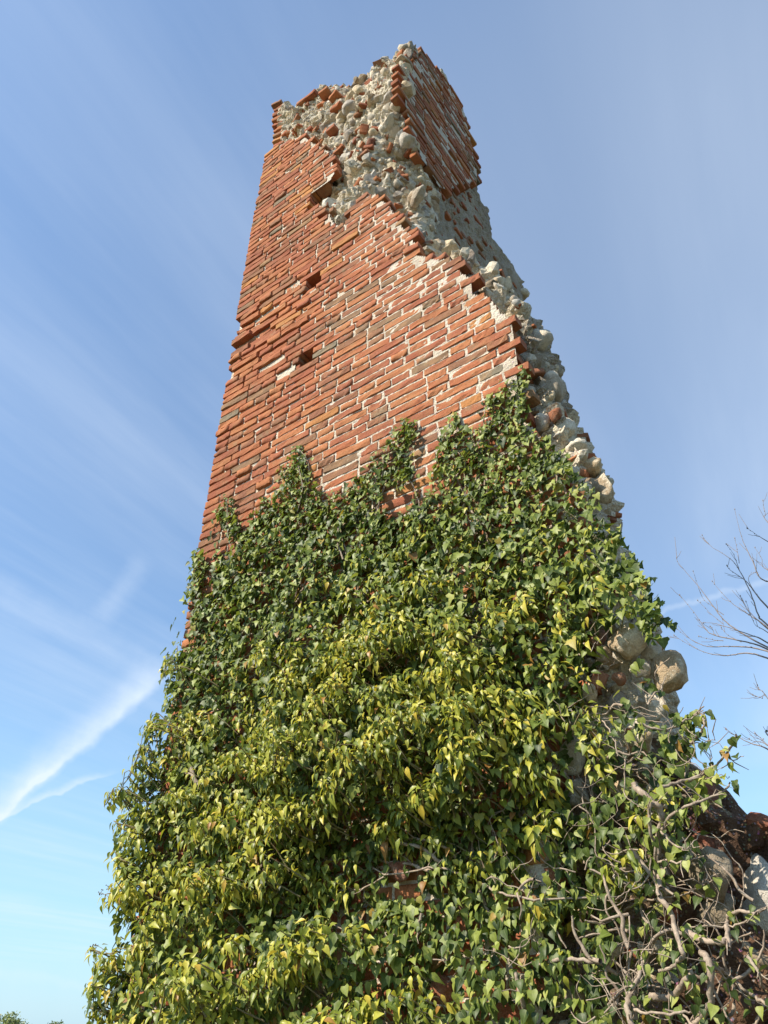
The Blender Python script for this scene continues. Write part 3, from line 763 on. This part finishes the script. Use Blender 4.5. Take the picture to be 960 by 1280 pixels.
AD_MAIN = [(300, 870), (350, 800), (400, 765), (470, 735), (560, 722), (640, 742), (665, 790), (722, 800), (738, 870), (700, 915), (738, 975), (742, 1005), (690, 1000), (640, 1015), (600, 1060), (540, 1050), (480, 1030), (430, 1070), (400, 1110), (395, 1170), (430, 1220), (480, 1300), (180, 1300), (240, 1180), (310, 1080), (290, 960)]
AD_LEFT = [(105, 1300), (116, 1262), (106, 1236), (118, 1190), (150, 1170), (140, 1110), (160, 980), (190, 900), (250, 880), (300, 960), (320, 1100), (280, 1300)]
AD_LOW = [(400, 1170), (480, 1130), (540, 1185), (610, 1230), (570, 1300), (380, 1300)]
AD_R = [(640, 1015), (740, 1005), (800, 930), (850, 960), (840, 1080), (760, 1130), (720, 1200), (640, 1180), (600, 1060)]
PXC = np.array([(250, 720, .05), (280, 630, .03), (370, 570, .03), (400, 640, .05), (510, 540, .03), (480, 660, .06), (600, 560, .05), (650, 480, .04), (720, 620, .10), (770, 690, .16), (800, 750, .20), (330, 740, .10), (230, 800, .08), (210, 860, .12), (190, 920, .18), (170, 1000, .24), (150, 1100, .26), (130, 1200, .34), (130, 1280, .36),
                (450, 740, .14), (600, 720, .12), (700, 720, .13), (300, 900, .18), (400, 850, .22), (550, 820, .24), (680, 860, .20), (300, 1050, .28), (450, 950, .34), (600, 950, .34), (300, 1250, .40), (450, 1250, .34), (500, 1100, .08), (620, 1090, .08), (700, 950, .22), (740, 980, .12), (780, 940, .10), (700, 1200, .10), (800, 1100, .10), (850, 1200, .10), (620, 1240, .12), (840, 960, .12)])


def thick(x, y):
    d = (x[:, None]-PXC[None, :, 0])**2+(y[:, None]-PXC[None, :, 1])**2+100
    k = d**-1.6
    return (k*PXC[None, :, 2]).sum(1)/k.sum(1)


def inany(x, y, L):
    m_ = np.zeros(x.shape, bool)
    for p in L: m_ |= inpoly(x, y, p)
    return m_


def lump(P, s, o): return np.array([noise.noise(Vector((p[0]*s+o, o*2, p[2]*s-o))) for p in P])


# ---- climbing ivy: lobed leaves flat on the wall
ivy1 = empty('climbing_ivy', (-2.2, -.05, 0)); tag(ivy1, 'dark green climbing ivy with lobed leaves clinging to the brick face and its left edge', 'ivy')
n0 = 52000
sp_ = np.stack([RNG.uniform(-4.15, -.15, n0), np.zeros(n0), RNG.uniform(1.15, 5.4, n0)], 1)
x, y, _ = proj(sp_); T = thick(x, y); lp = lump(sp_, 5.5, 2)*.6+lump(sp_, 13, 7)*.4
T2 = T*(.75+1.0*lp)+.01
sp_[:, 1] = -np.maximum(.006, T2-RNG.random(n0)**1.5*np.minimum(.09, T2))
x, y, _ = proj(sp_)
jx = x+RNG.normal(0, 3.0, n0); jy = y+RNG.normal(0, 3.0, n0)
ok = inpoly(jx, jy, IVY) & (x > 90) & (y < 1320)
prob = np.ones(n0); prob[inany(x, y, BARE)] = .05; prob[inpoly(x, y, HOLLOW)] *= .72; prob[inpoly(x, y, SPARSE)] *= np.where(x < 760, .9, np.where(y > 1090, .30, .5))[inpoly(x, y, SPARSE)]
prob[inpoly(x, y, AD_MAIN)] *= .8
prob *= np.where(y < 700, 1.0, np.clip(.95+lp*1.0, .2, 1))
ok &= RNG.random(n0) < prob
L1 = Leaves(); L3 = Leaves()
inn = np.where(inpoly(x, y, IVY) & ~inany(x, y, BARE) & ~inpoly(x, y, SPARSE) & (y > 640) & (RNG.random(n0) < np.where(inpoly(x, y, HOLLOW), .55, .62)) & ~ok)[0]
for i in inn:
    p = sp_[i].copy(); p[1] = -RNG.uniform(.004, .03); L1.add(int(RNG.integers(3)), p, frame(np.array([-.05, -.9, .25])+RNG.normal(0, .28, 3), np.array([RNG.normal(0, .7), 0, -1.0])), RNG.uniform(.034, .052), RNG.random()*.3, -3)  # under-layer leaves kept to dark greens, painting shade into the gaps
heart = inpoly(x, y, SPARSE) | inpoly(x, y, HOLLOW) | ((x > 560) & (y > 1000))
edgeb = x < 205-.12*(y-860)
for i in np.where(ok)[0]:
    nrm = np.array([-.10, -.80, .42])+RNG.normal(0, .36, 3); tip = np.array([RNG.normal(0, .45), -.12, -1.0])
    if edgeb[i]: nrm += np.array([-.4, 0, 0])
    R = frame(nrm, tip); py_ = y[i]
    if heart[i]:
        S = RNG.uniform(.025, .044) if y[i] > 980 else RNG.uniform(.026, .046)
        L3.add(int(RNG.integers(2)), sp_[i], R, S, float(np.clip(RNG.beta(1.3, 1.7)+.35*lp[i], 0, .999)), -sp_[i, 1]*30)
    else:
        S = float(np.clip(RNG.lognormal(math.log(.035), .24), .018, .062))*(1.25 if RNG.random() < .06 else 1)*(.85 if py_ < 640 else 1)
        rr1 = float(np.clip(RNG.beta(1.2, 1.6)+.5*lp[i]+(.10 if x[i] > 560 else -.03), 0, .975)) if RNG.random() > .012 else .99
        L1.add(int(RNG.integers(3)), sp_[i], R, S, rr1, -sp_[i, 1]*20)
L1.build(T_LOBE, M['ivy'], ivy1)
# stems creeping up the wall
bag = Bag()
for i in range(46):
    X = RNG.uniform(-3.5, -.9); Z = RNG.uniform(1.3, 3.6); pts = []
    a = RNG.normal(0, .25)
    for k in range(int(RNG.integers(9, 20))):
        q = at_ = np.array([X, -.012-.01*RNG.random(), Z]); u_, v_, _ = proj(q)
        if not inpoly(u_, v_, IVY)[0]: break
        pts.append(q); a += RNG.normal(0, .22); a *= .9; X += math.sin(a)*.11; Z += math.cos(a)*.11
    if len(pts) > 3: tube(bag, smooth_path(pts, 3, .002), np.linspace(.009, .003, (len(pts)-1)*3+1), 5)
for (pts, r0) in [([(528, 655), (524, 632), (518, 612), (512, 600)], .004), ([(428, 700), (422, 675), (424, 655)], .006), ([(310, 718), (330, 716), (352, 712)], .004), ([(372, 640), (378, 610), (372, 580)], .003), ([(240, 960), (244, 975), (252, 986)], .012), ([(226, 966), (240, 968)], .006), ([(676, 725), (680, 712), (690, 706), (698, 712)], .007), ([(683, 760), (700, 758), (716, 752)], .010), ([(290, 690), (284, 660), (284, 630)], .003)]:
    tube(bag, smooth_path([at(a, b, -.045-(.12 if b > 900 else 0)) for a, b in pts], 4, .002), r0, 6)
o = bag.build('creeping_stems', M['bark'], ivy1); o['kind'] = 'stuff'

# ---- flowering ivy: yellow-green bushy shoots that stand off the wall
ivy2 = empty('flowering_ivy', (-2.0, -.3, 0)); tag(ivy2, 'yellow-green bushy ivy with pointed drooping leaves bulging out over the middle of the wall', 'ivy')
n0 = 5200
sp_ = np.stack([RNG.uniform(-4.3, -.3, n0), np.zeros(n0), RNG.uniform(1.15, 4.3, n0)], 1)
x, y, _ = proj(sp_); T = thick(x, y)
tier = np.array([noise.noise(Vector((p[0]*3.4+p[2]*.8, 5, p[2]*5.2-p[0]*1.6)))*.65+noise.noise(Vector((p[0]*6, 9, p[2]*11)))*.35 for p in sp_])
T2 = T*(1.1+1.25*tier)+.03; sp_[:, 1] = -np.maximum(.03, T2-RNG.random(n0)**1.3*.10)
x, y, _ = proj(sp_)
hx_ = x+RNG.normal(0, 22, n0); hy_ = y+RNG.normal(0, 22, n0); am, al, alo, ar = inpoly(hx_, hy_, AD_MAIN), inpoly(x, y, AD_LEFT), inpoly(hx_, hy_, AD_LOW), inpoly(x, y, AD_R)
in_ = inpoly(x, y, IVY)
prob = np.where(am, 1.0, np.where(al, .75, np.where(alo, .50, np.where(ar, .16, 0.0))))
prob *= np.clip(.85+tier*3.0, .04, 1); prob[inany(x, y, BARE)] = 0; prob[~in_ & (x > 300)] = 0
prob = np.maximum(prob, np.where(inpoly(x, y, IVY) & (x > 430) & (x < 800) & (y > 620) & (y < 780) & (T > .08), .16, 0))
L2 = Leaves(); sb = Bag()


def rosette(P, A, nl, S0, bright=0.0, key=0):
    """a shoot tip: leaves set round the shoot, blades hanging"""
    base = P-A*.10; wallp = np.array([P[0]-A[0]*.25+RNG.normal(0, .02), min(P[1]+.16, -.01), P[2]-.10])
    u_, v_, _ = proj(wallp)
    if not inpoly(u_, v_, IVY)[0] or u_[0] > 640: wallp = base-A*.03-np.array([0, 0, .02])
    tube(sb, smooth_path([wallp, base, P], 3), [.0035, .0032, .003, .0028, .0025, .002, .0015], 4)
    e1 = np.cross(A, [0, 0, 1.0]); e1 /= np.linalg.norm(e1); e2 = np.cross(A, e1)
    ph = RNG.uniform(0, 6.28)
    for k in range(nl):
        t = k/nl; ph += 2.4
        rad = e1*math.cos(ph)+e2*math.sin(ph)
        st = P-A*.09*(1-t)+rad*(.012+.022*(1-t))
        d = rad*.62+A*(.20+.5*t)+np.array([0, 0, -.62])+RNG.normal(0, .22, 3)
        nr = rad*.35+np.array([-.08, -.62, .62])+A*.25+RNG.normal(0, .34, 3)
        S = S0*float(np.clip(RNG.lognormal(0, .2), .6, 1.5))*(1-.28*t)
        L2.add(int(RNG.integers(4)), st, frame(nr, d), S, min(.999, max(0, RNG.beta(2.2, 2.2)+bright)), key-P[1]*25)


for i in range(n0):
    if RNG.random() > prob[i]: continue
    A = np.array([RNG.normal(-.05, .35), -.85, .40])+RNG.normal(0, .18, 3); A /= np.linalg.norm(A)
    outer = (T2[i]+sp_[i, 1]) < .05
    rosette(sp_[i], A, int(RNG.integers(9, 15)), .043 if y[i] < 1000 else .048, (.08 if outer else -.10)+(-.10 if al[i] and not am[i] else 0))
# shoots that break the left outline
for (pts, nl) in [([(176, 935), (168, 955), (158, 975), (148, 992), (138, 1012)], 3), ([(150, 990), (136, 1000), (130, 1008)], 6), ([(160, 1025), (150, 1030), (142, 1026)], 6), ([(160, 1120), (140, 1124), (130, 1132)], 8), ([(150, 1190), (130, 1192), (112, 1188)], 10), ([(150, 1215), (125, 1208), (116, 1202)], 6),
                  ([(140, 1245), (122, 1236), (112, 1228)], 4), ([(150, 1265), (125, 1262), (108, 1260)], 9), ([(225, 835), (210, 838), (204, 846)], 4), ([(200, 905), (188, 906), (180, 912)], 5), ([(165, 1080), (150, 1072), (142, 1062)], 6)]:
    Y = -.28 if pts[0][0] < 400 else -.12
    Q3 = smooth_path([at(a, b, Y) for a, b in pts], 4, .003); tube(sb, Q3, np.linspace(.0045, .0018, len(Q3)), 5)
    for j in range(2, len(Q3), 2):
        A = Q3[min(j+1, len(Q3)-1)]-Q3[j-1]; A /= np.linalg.norm(A)+1e-9; rosette(Q3[j], A, nl, .044, -.2)
# flower umbels on fine stalks
for (a, b) in [(126, 1116), (136, 1108), (112, 1186), (120, 1182), (745, 672), (752, 690), (708, 640)]:
    p0 = at(a+14, b+10, -.26 if a < 400 else -.1); p1 = at(a, b, -.26 if a < 400 else -.1); tube(sb, smooth_path([p0, (p0+p1)/2+[0, 0, .006], p1], 3), .0012, 4)
    for k in range(9):
        dd = RNG.normal(0, 1, 3); dd /= np.linalg.norm(dd); tube(sb, [p1, p1+dd*.014], .0007, 3); V, F = ico(1); sb.add(V*.0032+p1+dd*.015, F, None, .5)
L2.build(T_ADULT, M['ivyb'], ivy2)
o = sb.build('shoots', M['sprig'], ivy2); o['kind'] = 'stuff'

# ---- the sparse old ivy at the lower right with its bare woody stems
ivy3 = empty('old_ivy', (-.8, -.2, 0)); tag(ivy3, 'sparse old ivy with tangled bare pale woody stems over the rubble at lower right', 'ivy')
STEMS = [([(792, 980), (813, 1000), (827, 1017), (823, 1047), (821, 1080), (826, 1110)], .016, .010), ([(813, 1000), (812, 1030), (820, 1062), (818, 1090), (824, 1120)], .008, .007), ([(827, 985), (857, 976), (887, 962), (907, 943), (920, 918)], .009, .004),
         ([(907, 943), (916, 950), (930, 945)], .003, .0015), ([(887, 962), (890, 945), (884, 930)], .003, .0012), ([(870, 970), (880, 975), (900, 968), (912, 972)], .003, .0012), ([(827, 1037), (847, 1013), (880, 1000), (907, 987), (912, 978)], .008, .003), ([(810, 880), (818, 868), (827, 860), (832, 846)], .006, .002),
         ([(800, 905), (830, 913), (853, 903), (880, 883)], .007, .003), ([(853, 903), (866, 896), (884, 890)], .004, .002), ([(843, 937), (855, 934), (870, 923), (880, 907), (878, 895), (872, 889)], .008, .004), ([(862, 930), (880, 928), (893, 924)], .003, .0014), ([(600, 1104), (622, 1115), (667, 1124), (731, 1121), (769, 1124), (802, 1111), (822, 1098), (832, 1085)], .006, .004),
         ([(622, 1115), (618, 1102), (614, 1092)], .003, .0015), ([(769, 1124), (788, 1112), (806, 1090)], .003, .0015), ([(731, 1152), (761, 1152), (787, 1134), (810, 1126), (850, 1120)], .006, .004), ([(626, 1186), (650, 1200), (675, 1205), (709, 1199), (750, 1205), (780, 1224), (788, 1242)], .006, .011),
         ([(821, 1115), (840, 1145), (849, 1179), (853, 1196), (840, 1208), (824, 1214)], .012, .007), ([(859, 1164), (877, 1175), (900, 1179), (912, 1170)], .013, .009), ([(877, 1190), (886, 1201), (889, 1250), (880, 1268), (868, 1280), (850, 1300)], .014, .012), ([(877, 1190), (895, 1206), (911, 1220), (937, 1242), (958, 1254), (980, 1262)], .008, .006),
         ([(912, 1185), (908, 1160), (910, 1148), (922, 1139), (945, 1141)], .010, .007), ([(870, 1158), (910, 1158), (935, 1150), (958, 1135)], .005, .003), ([(812, 1246), (840, 1246), (856, 1227), (868, 1214)], .017, .010), ([(784, 1254), (802, 1265), (844, 1267), (874, 1265)], .007, .005), ([(788, 1242), (784, 1262), (800, 1300)], .014, .013),
         ([(645, 1215), (650, 1240), (658, 1275), (662, 1310)], .010, .013), ([(788, 1238), (800, 1220), (806, 1200), (818, 1186)], .010, .006), ([(890, 1100), (868, 1112), (850, 1120)], .003, .002), ([(900, 1090), (884, 1100), (872, 1112)], .003, .0015), ([(790, 1080), (830, 1075), (850, 1078), (880, 1070)], .007, .003),
         ([(827, 1040), (842, 1056), (860, 1060), (874, 1044)], .005, .002), ([(935, 1195), (948, 1215), (955, 1235)], .007, .005), ([(890, 1205), (905, 1222), (912, 1240)], .006, .004), ([(740, 1005), (760, 1000), (778, 1002), (800, 1010)], .005, .003), ([(692, 1000), (715, 1018), (728, 1030), (740, 1028)], .006, .004),
         ([(745, 895), (760, 910), (768, 925), (772, 945)], .004, .003), ([(700, 930), (708, 915), (704, 900), (694, 885)], .005, .002), ([(720, 805), (742, 780), (760, 740), (764, 724)], .003, .0015), ([(741, 806), (752, 798), (766, 782)], .0025, .0012), ([(735, 845), (760, 835), (776, 818)], .0025, .001),
         ([(440, 1078), (470, 1076), (510, 1080), (545, 1092)], .009, .010), ([(420, 1050), (450, 1030), (490, 1050), (530, 1062), (560, 1088), (590, 1118)], .007, .012), ([(455, 1072), (480, 1092), (545, 1085), (580, 1096)], .004, .006), ([(500, 1045), (530, 1050), (560, 1062), (575, 1080)], .006, .009), ([(527, 1142), (522, 1165), (520, 1190)], .008, .007),
         ([(526, 1250), (552, 1258), (590, 1272), (612, 1288)], .005, .006), ([(445, 1172), (470, 1188), (510, 1196), (560, 1200)], .004, .003), ([(556, 1232), (610, 1168)], .002, .001), ([(414, 1112), (450, 1112), (480, 1096)], .004, .005), ([(600, 1096), (625, 1060), (640, 1020)], .006, .004), ([(440, 1180), (425, 1160), (400, 1150)], .004, .002)]
SP = []
for k, (pts, r0, r1) in enumerate(STEMS):
    Y0 = -.13-.05*((k*7) % 5)/4 if pts[0][0] > 740 else -.055-.03*((k*7) % 5)/4; bag = Bag()
    dpt = [Y0 - .05*math.sin(j*1.3+k) for j in range(len(pts))]
    P = smooth_path([at(a, b, d) for (a, b), d in zip(pts, dpt)], 6, .0022)
    SP.append(P); R_ = np.linspace(r0, r1, len(P))*.72*(1+RNG.normal(0, .07, len(P))); tube(bag, P, R_, 7)
    for j in range(int(RNG.integers(2, 6))):     # side twigs and thorny knots
        i = int(RNG.integers(1, len(P)-1)); d = RNG.normal(0, 1, 3)+np.array([.2, -.5, .3]); d /= np.linalg.norm(d); l = RNG.uniform(.02, .09)
        Q3 = [P[i], P[i]+d*l*.5+RNG.normal(0, .005, 3), P[i]+d*l+RNG.normal(0, .01, 3)]; tube(bag, Q3, [min(.003, R_[i]*.6), .002, .001], 4)
    bag.build('stem', M['bark'], ivy3)
# finer tangle of woody roots and twigs over the rubble
bag = Bag()
for i in range(230):
    a = RNG.uniform(600, 960); b = RNG.uniform(880, 1290)
    if a > 880 and b < 1120: continue
    if a < 740 and RNG.random() < .75: continue
    ang = RNG.uniform(0, 6.28); X, _, Z = at(a, b, -.06); pts = []
    low = (a > 760 and b > 1120); Yd = RNG.uniform(-.16, -.03)
    for k in range(int(RNG.integers(4, 9))):
        pts.append([X, Yd+RNG.normal(0, .012), Z]); ang += RNG.normal(0, .55); X += math.cos(ang)*.045; Z += math.sin(ang)*.045
    P = smooth_path(pts, 3, .001); r0 = RNG.choice([.0018, .003, .006, .009], p=[.45, .3, .17, .08] if low else [.65, .27, .06, .02])
    tube(bag, P, np.linspace(r0, r0*.4, len(P)), 5)
o = bag.build('twig_tangle', M['bark'], ivy3); o['kind'] = 'stuff'
# leaves on the stems
for k, (pts, r0, r1) in enumerate(STEMS):
    P = SP[k]
    for j in range(int(len(P)*.38)):
        p = P[int(RNG.integers(len(P)))]+RNG.normal(0, .012, 3); u_, v_, _ = proj(p)
        if inany(u_, v_, BARE[:1])[0] and RNG.random() < .9: continue
        L3.add(int(RNG.integers(2)), p, frame(np.array([-.1, -.8, .4])+RNG.normal(0, .4, 3), np.array([RNG.normal(0, .5), -.1, -1])), RNG.uniform(.020, .040), RNG.uniform(.35, 1), 3)
for (a, b, nl) in [(800, 845, 6), (812, 858, 5), (790, 870, 4), (838, 925, 16), (845, 895, 10), (862, 905, 12), (780, 895, 12), (800, 915, 12), (882, 964, 3), (906, 986, 3), (842, 1060, 8), (900, 1262, 5), (868, 1234, 5), (866, 1172, 4)]:
    for j in range(nl):
        p = at(a+RNG.normal(0, 9), b+RNG.normal(0, 9), -.12 if a < 860 else -.08); L3.add(int(RNG.integers(2)), p, frame(np.array([-.1, -.8, .4])+RNG.normal(0, .4, 3), np.array([RNG.normal(0, .5), -.1, -1])), RNG.uniform(.022, .040), RNG.uniform(.4, 1), 3)
L3.build(T_HEART, M['ivy'], ivy3)

# ================================================================== LOW WALL running on to the right
lw = empty('rubble_wall', (.6, .4, 0)); tag(lw, 'low broken rubble wall with dark earthy top running off behind the ivy at lower right', 'ruined wall')
pts = [(-1.15, -.3), (-1.15, sz(850, 960, .35)[1]), sz(850, 960, .35), sz(880, 1000, .35), sz(900, 1018, .35), sz(930, 1038, .35), sz(960, 1050, .35), sz(1010, 1046, .35), (.9, 2.1), (1.5, 1.9), (1.9, 1.6), (2.0, -.3)]
bm = bmesh.new(); prism(bm, pts, 'Y', .14, .85); bmesh.ops.recalc_face_normals(bm, faces=bm.faces); me = bpy.data.meshes.new('wall_core'); bm.to_mesh(me); bm.free()
ob = link('tmp_wall', me); md = ob.modifiers.new('r', 'REMESH'); md.mode = 'VOXEL'; md.voxel_size = .03
ev = ob.evaluated_get(bpy.context.evaluated_depsgraph_get()); wm = bpy.data.meshes.new_from_object(ev); bpy.data.objects.remove(ob)
for v in wm.vertices:
    p = v.co; v.co = p+v.normal*(.10*nz(p, 2.4, 5)+.05*nz(p, 7, 2)+.03*nz(p, 17, 2))
wm.materials.clear(); wm.materials.append(M['earth']); wm.name = 'wall_core'
o = bpy.data.objects.new('wall_core', wm); C.objects.link(o); o.parent = lw; o.location = -lw.location
fc = np.array([p.center[:] for p in wm.polygons]); fn = np.array([p.normal[:] for p in wm.polygons])
tc_ = CAM-fc; tc_ /= np.linalg.norm(tc_, axis=1)[:, None]; cc = np.where(((fn*tc_).sum(1) > .05) & (fc[:, 2] > .9) & (fc[:, 0] < 1.6))[0]
for i, f in enumerate(RNG.choice(cc, 150)):
    V, F = rock(900+i % 12, 2); rad = float(np.clip(RNG.lognormal(math.log(.045), .5), .02, .14)); me = bpy.data.meshes.new('stone')
    me.from_pydata((V*rad).tolist(), [], F.tolist()); me.materials.append(M[('redstone', 'olive', 'earth', 'stone')[int(RNG.integers(4))]])
    o = link('stone', me); o.parent = lw; o.location = Vector(fc[f]-fn[f]*rad*.4)-lw.location; o.rotation_euler = tuple(RNG.uniform(0, 6, 3))
# grass tufts on its top
gb = Bag()
for i in range(260):
    a, b = RNG.choice([905, 925, 945, 960])+RNG.normal(0, 10), 0; q = sz(a, 1046, .35); p = np.array([q[0], .35+RNG.normal(0, .08), q[1]-.05]); l = RNG.uniform(.03, .09); d = np.array([RNG.normal(0, .3), RNG.normal(0, .3), 1]); wv = np.array([.002, 0, 0])
    gb.add(np.array([p-wv, p+wv, p+d*l*.6+wv*.6, p+d*l+np.array([RNG.normal(0, .01), 0, 0])]), [(0, 1, 2), (0, 2, 3)], None, RNG.random())
o = gb.build('grass_on_wall', M['ivy'], lw); o['kind'] = 'stuff'

# ================================================================== BARE TREE to the right
tree = empty('bare_tree'); YT = 5.2
def tp(x, y, Y=YT): return at(x, y, Y)
foot = tp(1120, 1300, YT); foot = np.array([foot[0], foot[1], -.1]); tree.location = foot
tag(tree, 'leafless tree reaching thin upswept twigs into the sky from the right edge', 'tree')
bag = Bag(); crotch = tp(1100, 1040); hub = tp(1040, 850); hub2 = tp(1030, 720); hub3 = tp(1040, 1000)
tube(bag, smooth_path([foot, (foot*.6+crotch*.4)+[.05, 0, 0], crotch, tp(1110, 850), tp(1090, 560)], 6, .006), np.linspace(.13, .03, 25), 10)
tree_o = bag.build('trunk', M['twig'], tree)
TW = [[(490, 790), (400, 770), (320, 780), (230, 770), (150, 735), (80, 690)], [(490, 760), (350, 740), (230, 740), (150, 705), (90, 660)], [(490, 750), (400, 720), (260, 690), (220, 660), (170, 590), (105, 510)], [(490, 740), (380, 680), (300, 620), (240, 540), (170, 450), (100, 370), (92, 345)],
      [(490, 650), (430, 610), (330, 540), (250, 450)], [(490, 560), (440, 500), (400, 450), (330, 400), (315, 380)], [(490, 640), (455, 600), (420, 500), (370, 400), (330, 350), (240, 290), (205, 245)], [(490, 450), (430, 360), (380, 250), (350, 130)], [(500, 275), (450, 245), (405, 215)], [(500, 190), (485, 150), (475, 90)],
      [(500, 400), (470, 350), (440, 300)], [(500, 680), (440, 640), (400, 540)], [(380, 720), (320, 690), (290, 655)], [(300, 600), (250, 560), (205, 520), (165, 405)], [(370, 400), (345, 330), (312, 285)], [(370, 370), (360, 310), (350, 258)], [(440, 500), (410, 440), (440, 410), (455, 420)], [(300, 715), (250, 710), (190, 695)], [(470, 640), (400, 560), (375, 515)],
      [(300, 640), (250, 600), (185, 535)], [(490, 720), (420, 690), (270, 640), (210, 635)], [(260, 690), (250, 660), (240, 650)]]
TWL = [[(510, 990), (460, 930), (450, 910)], [(510, 990), (470, 970), (430, 955)], [(520, 1210), (420, 1170), (360, 1140), (310, 1105)], [(510, 1190), (470, 1150), (440, 1125)], [(510, 1190), (430, 1160), (415, 1150)], [(510, 1150), (495, 1120), (490, 1115)]]
for gi, (L, hb) in enumerate(((TW, hub), (TWL, hub3))):
    lb = Bag(); a0 = np.array([crotch, (crotch+hb)/2+[0, 0, .05], hb]); tube(lb, smooth_path(list(a0), 4), np.linspace(.045, .022, 9), 7)
    for k, T_ in enumerate(L):
        Yk = YT+.25*math.sin(k*2.1)
        P = [tp(820+a/3.557, 600+b/3.557, Yk) for a, b in T_]; main = T_[0][0] >= 455
        if main: P = [hb if gi or T_[0][1] > 500 else hub2]+P
        Q3 = smooth_path(P, 5, .0015); r0 = .012 if main and len(T_) > 3 else (.008 if main else .0048)
        rr_ = .88*np.maximum(.0021, r0*np.linspace(1, .16, len(Q3))**1.3); tube(lb, Q3, rr_, 5)
        for j in range(3, len(Q3)-1, 2):          # buds
            if RNG.random() < .8: V, F = ico(1); lb.add(V*np.array([.005, .005, .008])+Q3[j]+RNG.normal(0, .003, 3), F, None, .5)
        V, F = ico(1); lb.add(V*np.array([.006, .006, .012])+Q3[-1], F, None, .5)
        for j in range(4 if main else 1):
            i = int(RNG.integers(len(Q3)//3, len(Q3)-1)); d = (Q3[i]-Q3[i-1]); d /= np.linalg.norm(d); d = d+RNG.normal(0, .35, 3); l = RNG.uniform(.05, .16)
            tube(lb, [Q3[i], Q3[i]+d*l*.5, Q3[i]+d*l+[0, 0, .02]], [.0028, .0024, .002], 4)
    if not gi: tube(lb, smooth_path([hub, (hub+hub2)/2, hub2], 3), .02, 7)
    lb.build('limb', M['twig'], tree)

# ================================================================== DISTANT EVERGREENS low on the left
def evergreen(name, px_, top_y, Y, half, label):
    p = at(px_, top_y, Y); H = p[2]+2.2; base = np.array([p[0], p[1], -.2-.0]); t = empty(name, tuple(base)); tag(t, label, 'tree', 'evergreen trees far off on the left')
    b = Bag(); tube(b, smooth_path([base, base+[.05, 0, H*.3], base+[0, .05, (p[2]+.1)*.92]], 4, .02), np.linspace(.16, .04, 9), 8)
    for k in range(14):
        z0 = RNG.uniform(.2, .8)*p[2]; a = RNG.uniform(0, 6.28); tube(b, smooth_path([base+[0, 0, z0], base+[math.cos(a)*half*.4, math.sin(a)*half*.4, z0+.2], base+[math.cos(a)*half*.8, math.sin(a)*half*.8, z0+.4]], 3, .02), np.linspace(.05, .012, 7), 5)
    b.build('trunk', M['twig'], t)
    n_ = 5200; d = RNG.normal(0, 1, (n_, 3)); d /= np.linalg.norm(d, axis=1)[:, None]
    rr_ = RNG.random(n_)**.35; lumps = np.array([noise.noise(Vector(v*2.3+px_)) for v in d]); hz = (p[2]+.15)*.5
    pos = d*rr_[:, None]*(1+.55*lumps)[:, None]*np.array([half, half, hz*1.0])+base+[0, 0, p[2]*.55]
    pos = pos[pos[:, 2] < p[2]+.02]
    V, F, U = T_ADULT[0]; S = RNG.uniform(.10, .17, len(pos))
    Rm = np.array([frame(RNG.normal(0, .7, 3)+[0, -.3, .7], RNG.normal(0, 1, 3)) for _ in pos])
    X = np.einsum('nij,mj->nmi', Rm*S[:, None, None], V)+pos[:, None, :]
    o = mesh_np('crown', X.reshape(-1, 3), (F[None]+(np.arange(len(pos))*len(V))[:, None, None]).reshape(-1, 4), M['ivy'], t, True, {'rnd': np.repeat(RNG.random(len(pos))*.6, len(V))})


evergreen('evergreen_tree', 14, 1265, 26, 1.15, 'dark evergreen tree far off at the bottom left corner of the sky')
evergreen('evergreen_tree', 68, 1277, 34, .8, 'smaller dark evergreen tree peeping up just beside the ivy covered foot of the tower')
# ================================================================== GROUND
gs = np.linspace(-1, 1, 161); gs = np.sign(gs)*np.abs(gs)**3*1500
GX, GY = np.meshgrid(gs, gs, indexing='ij'); rr = np.hypot(GX, GY)
GZ = np.array([noise.noise(Vector((a*.3, b*.3, 0)))*.05*min(1, c/6) + noise.noise(Vector((a*.01, b*.01, 3)))*min(1.5, c*.004) for a, b, c in zip(GX.ravel(), GY.ravel(), rr.ravel())])-np.clip((rr.ravel()-12)*.01, 0, 3.0)
gp = np.stack([GX.ravel(), GY.ravel(), GZ], 1); I = np.arange(GX.size).reshape(GX.shape)
Q = np.stack([I[:-1, :-1], I[1:, :-1], I[1:, 1:], I[:-1, 1:]], -1).reshape(-1, 4)
m, n = newmat('grassy_ground')
n.set(n.p.inputs['Base Color'], n.mix(n.step(n.noise(n.pos, .8, 6, .6), .4, .6), n.mix(n.noise(n.pos, 14, 4, .6), (.05, .075, .02), (.11, .12, .04)), (.12, .09, .055)))
n.p.inputs['Roughness'].default_value = 1; n.set(n.p.inputs['Normal'], n.bump(n.noise(n.pos, 20, 5, .7), .8, .05))
o = mesh_np('ground', gp, Q, m); tag(o, 'grassy ground stretching away from the foot of the ruin', kind='structure')
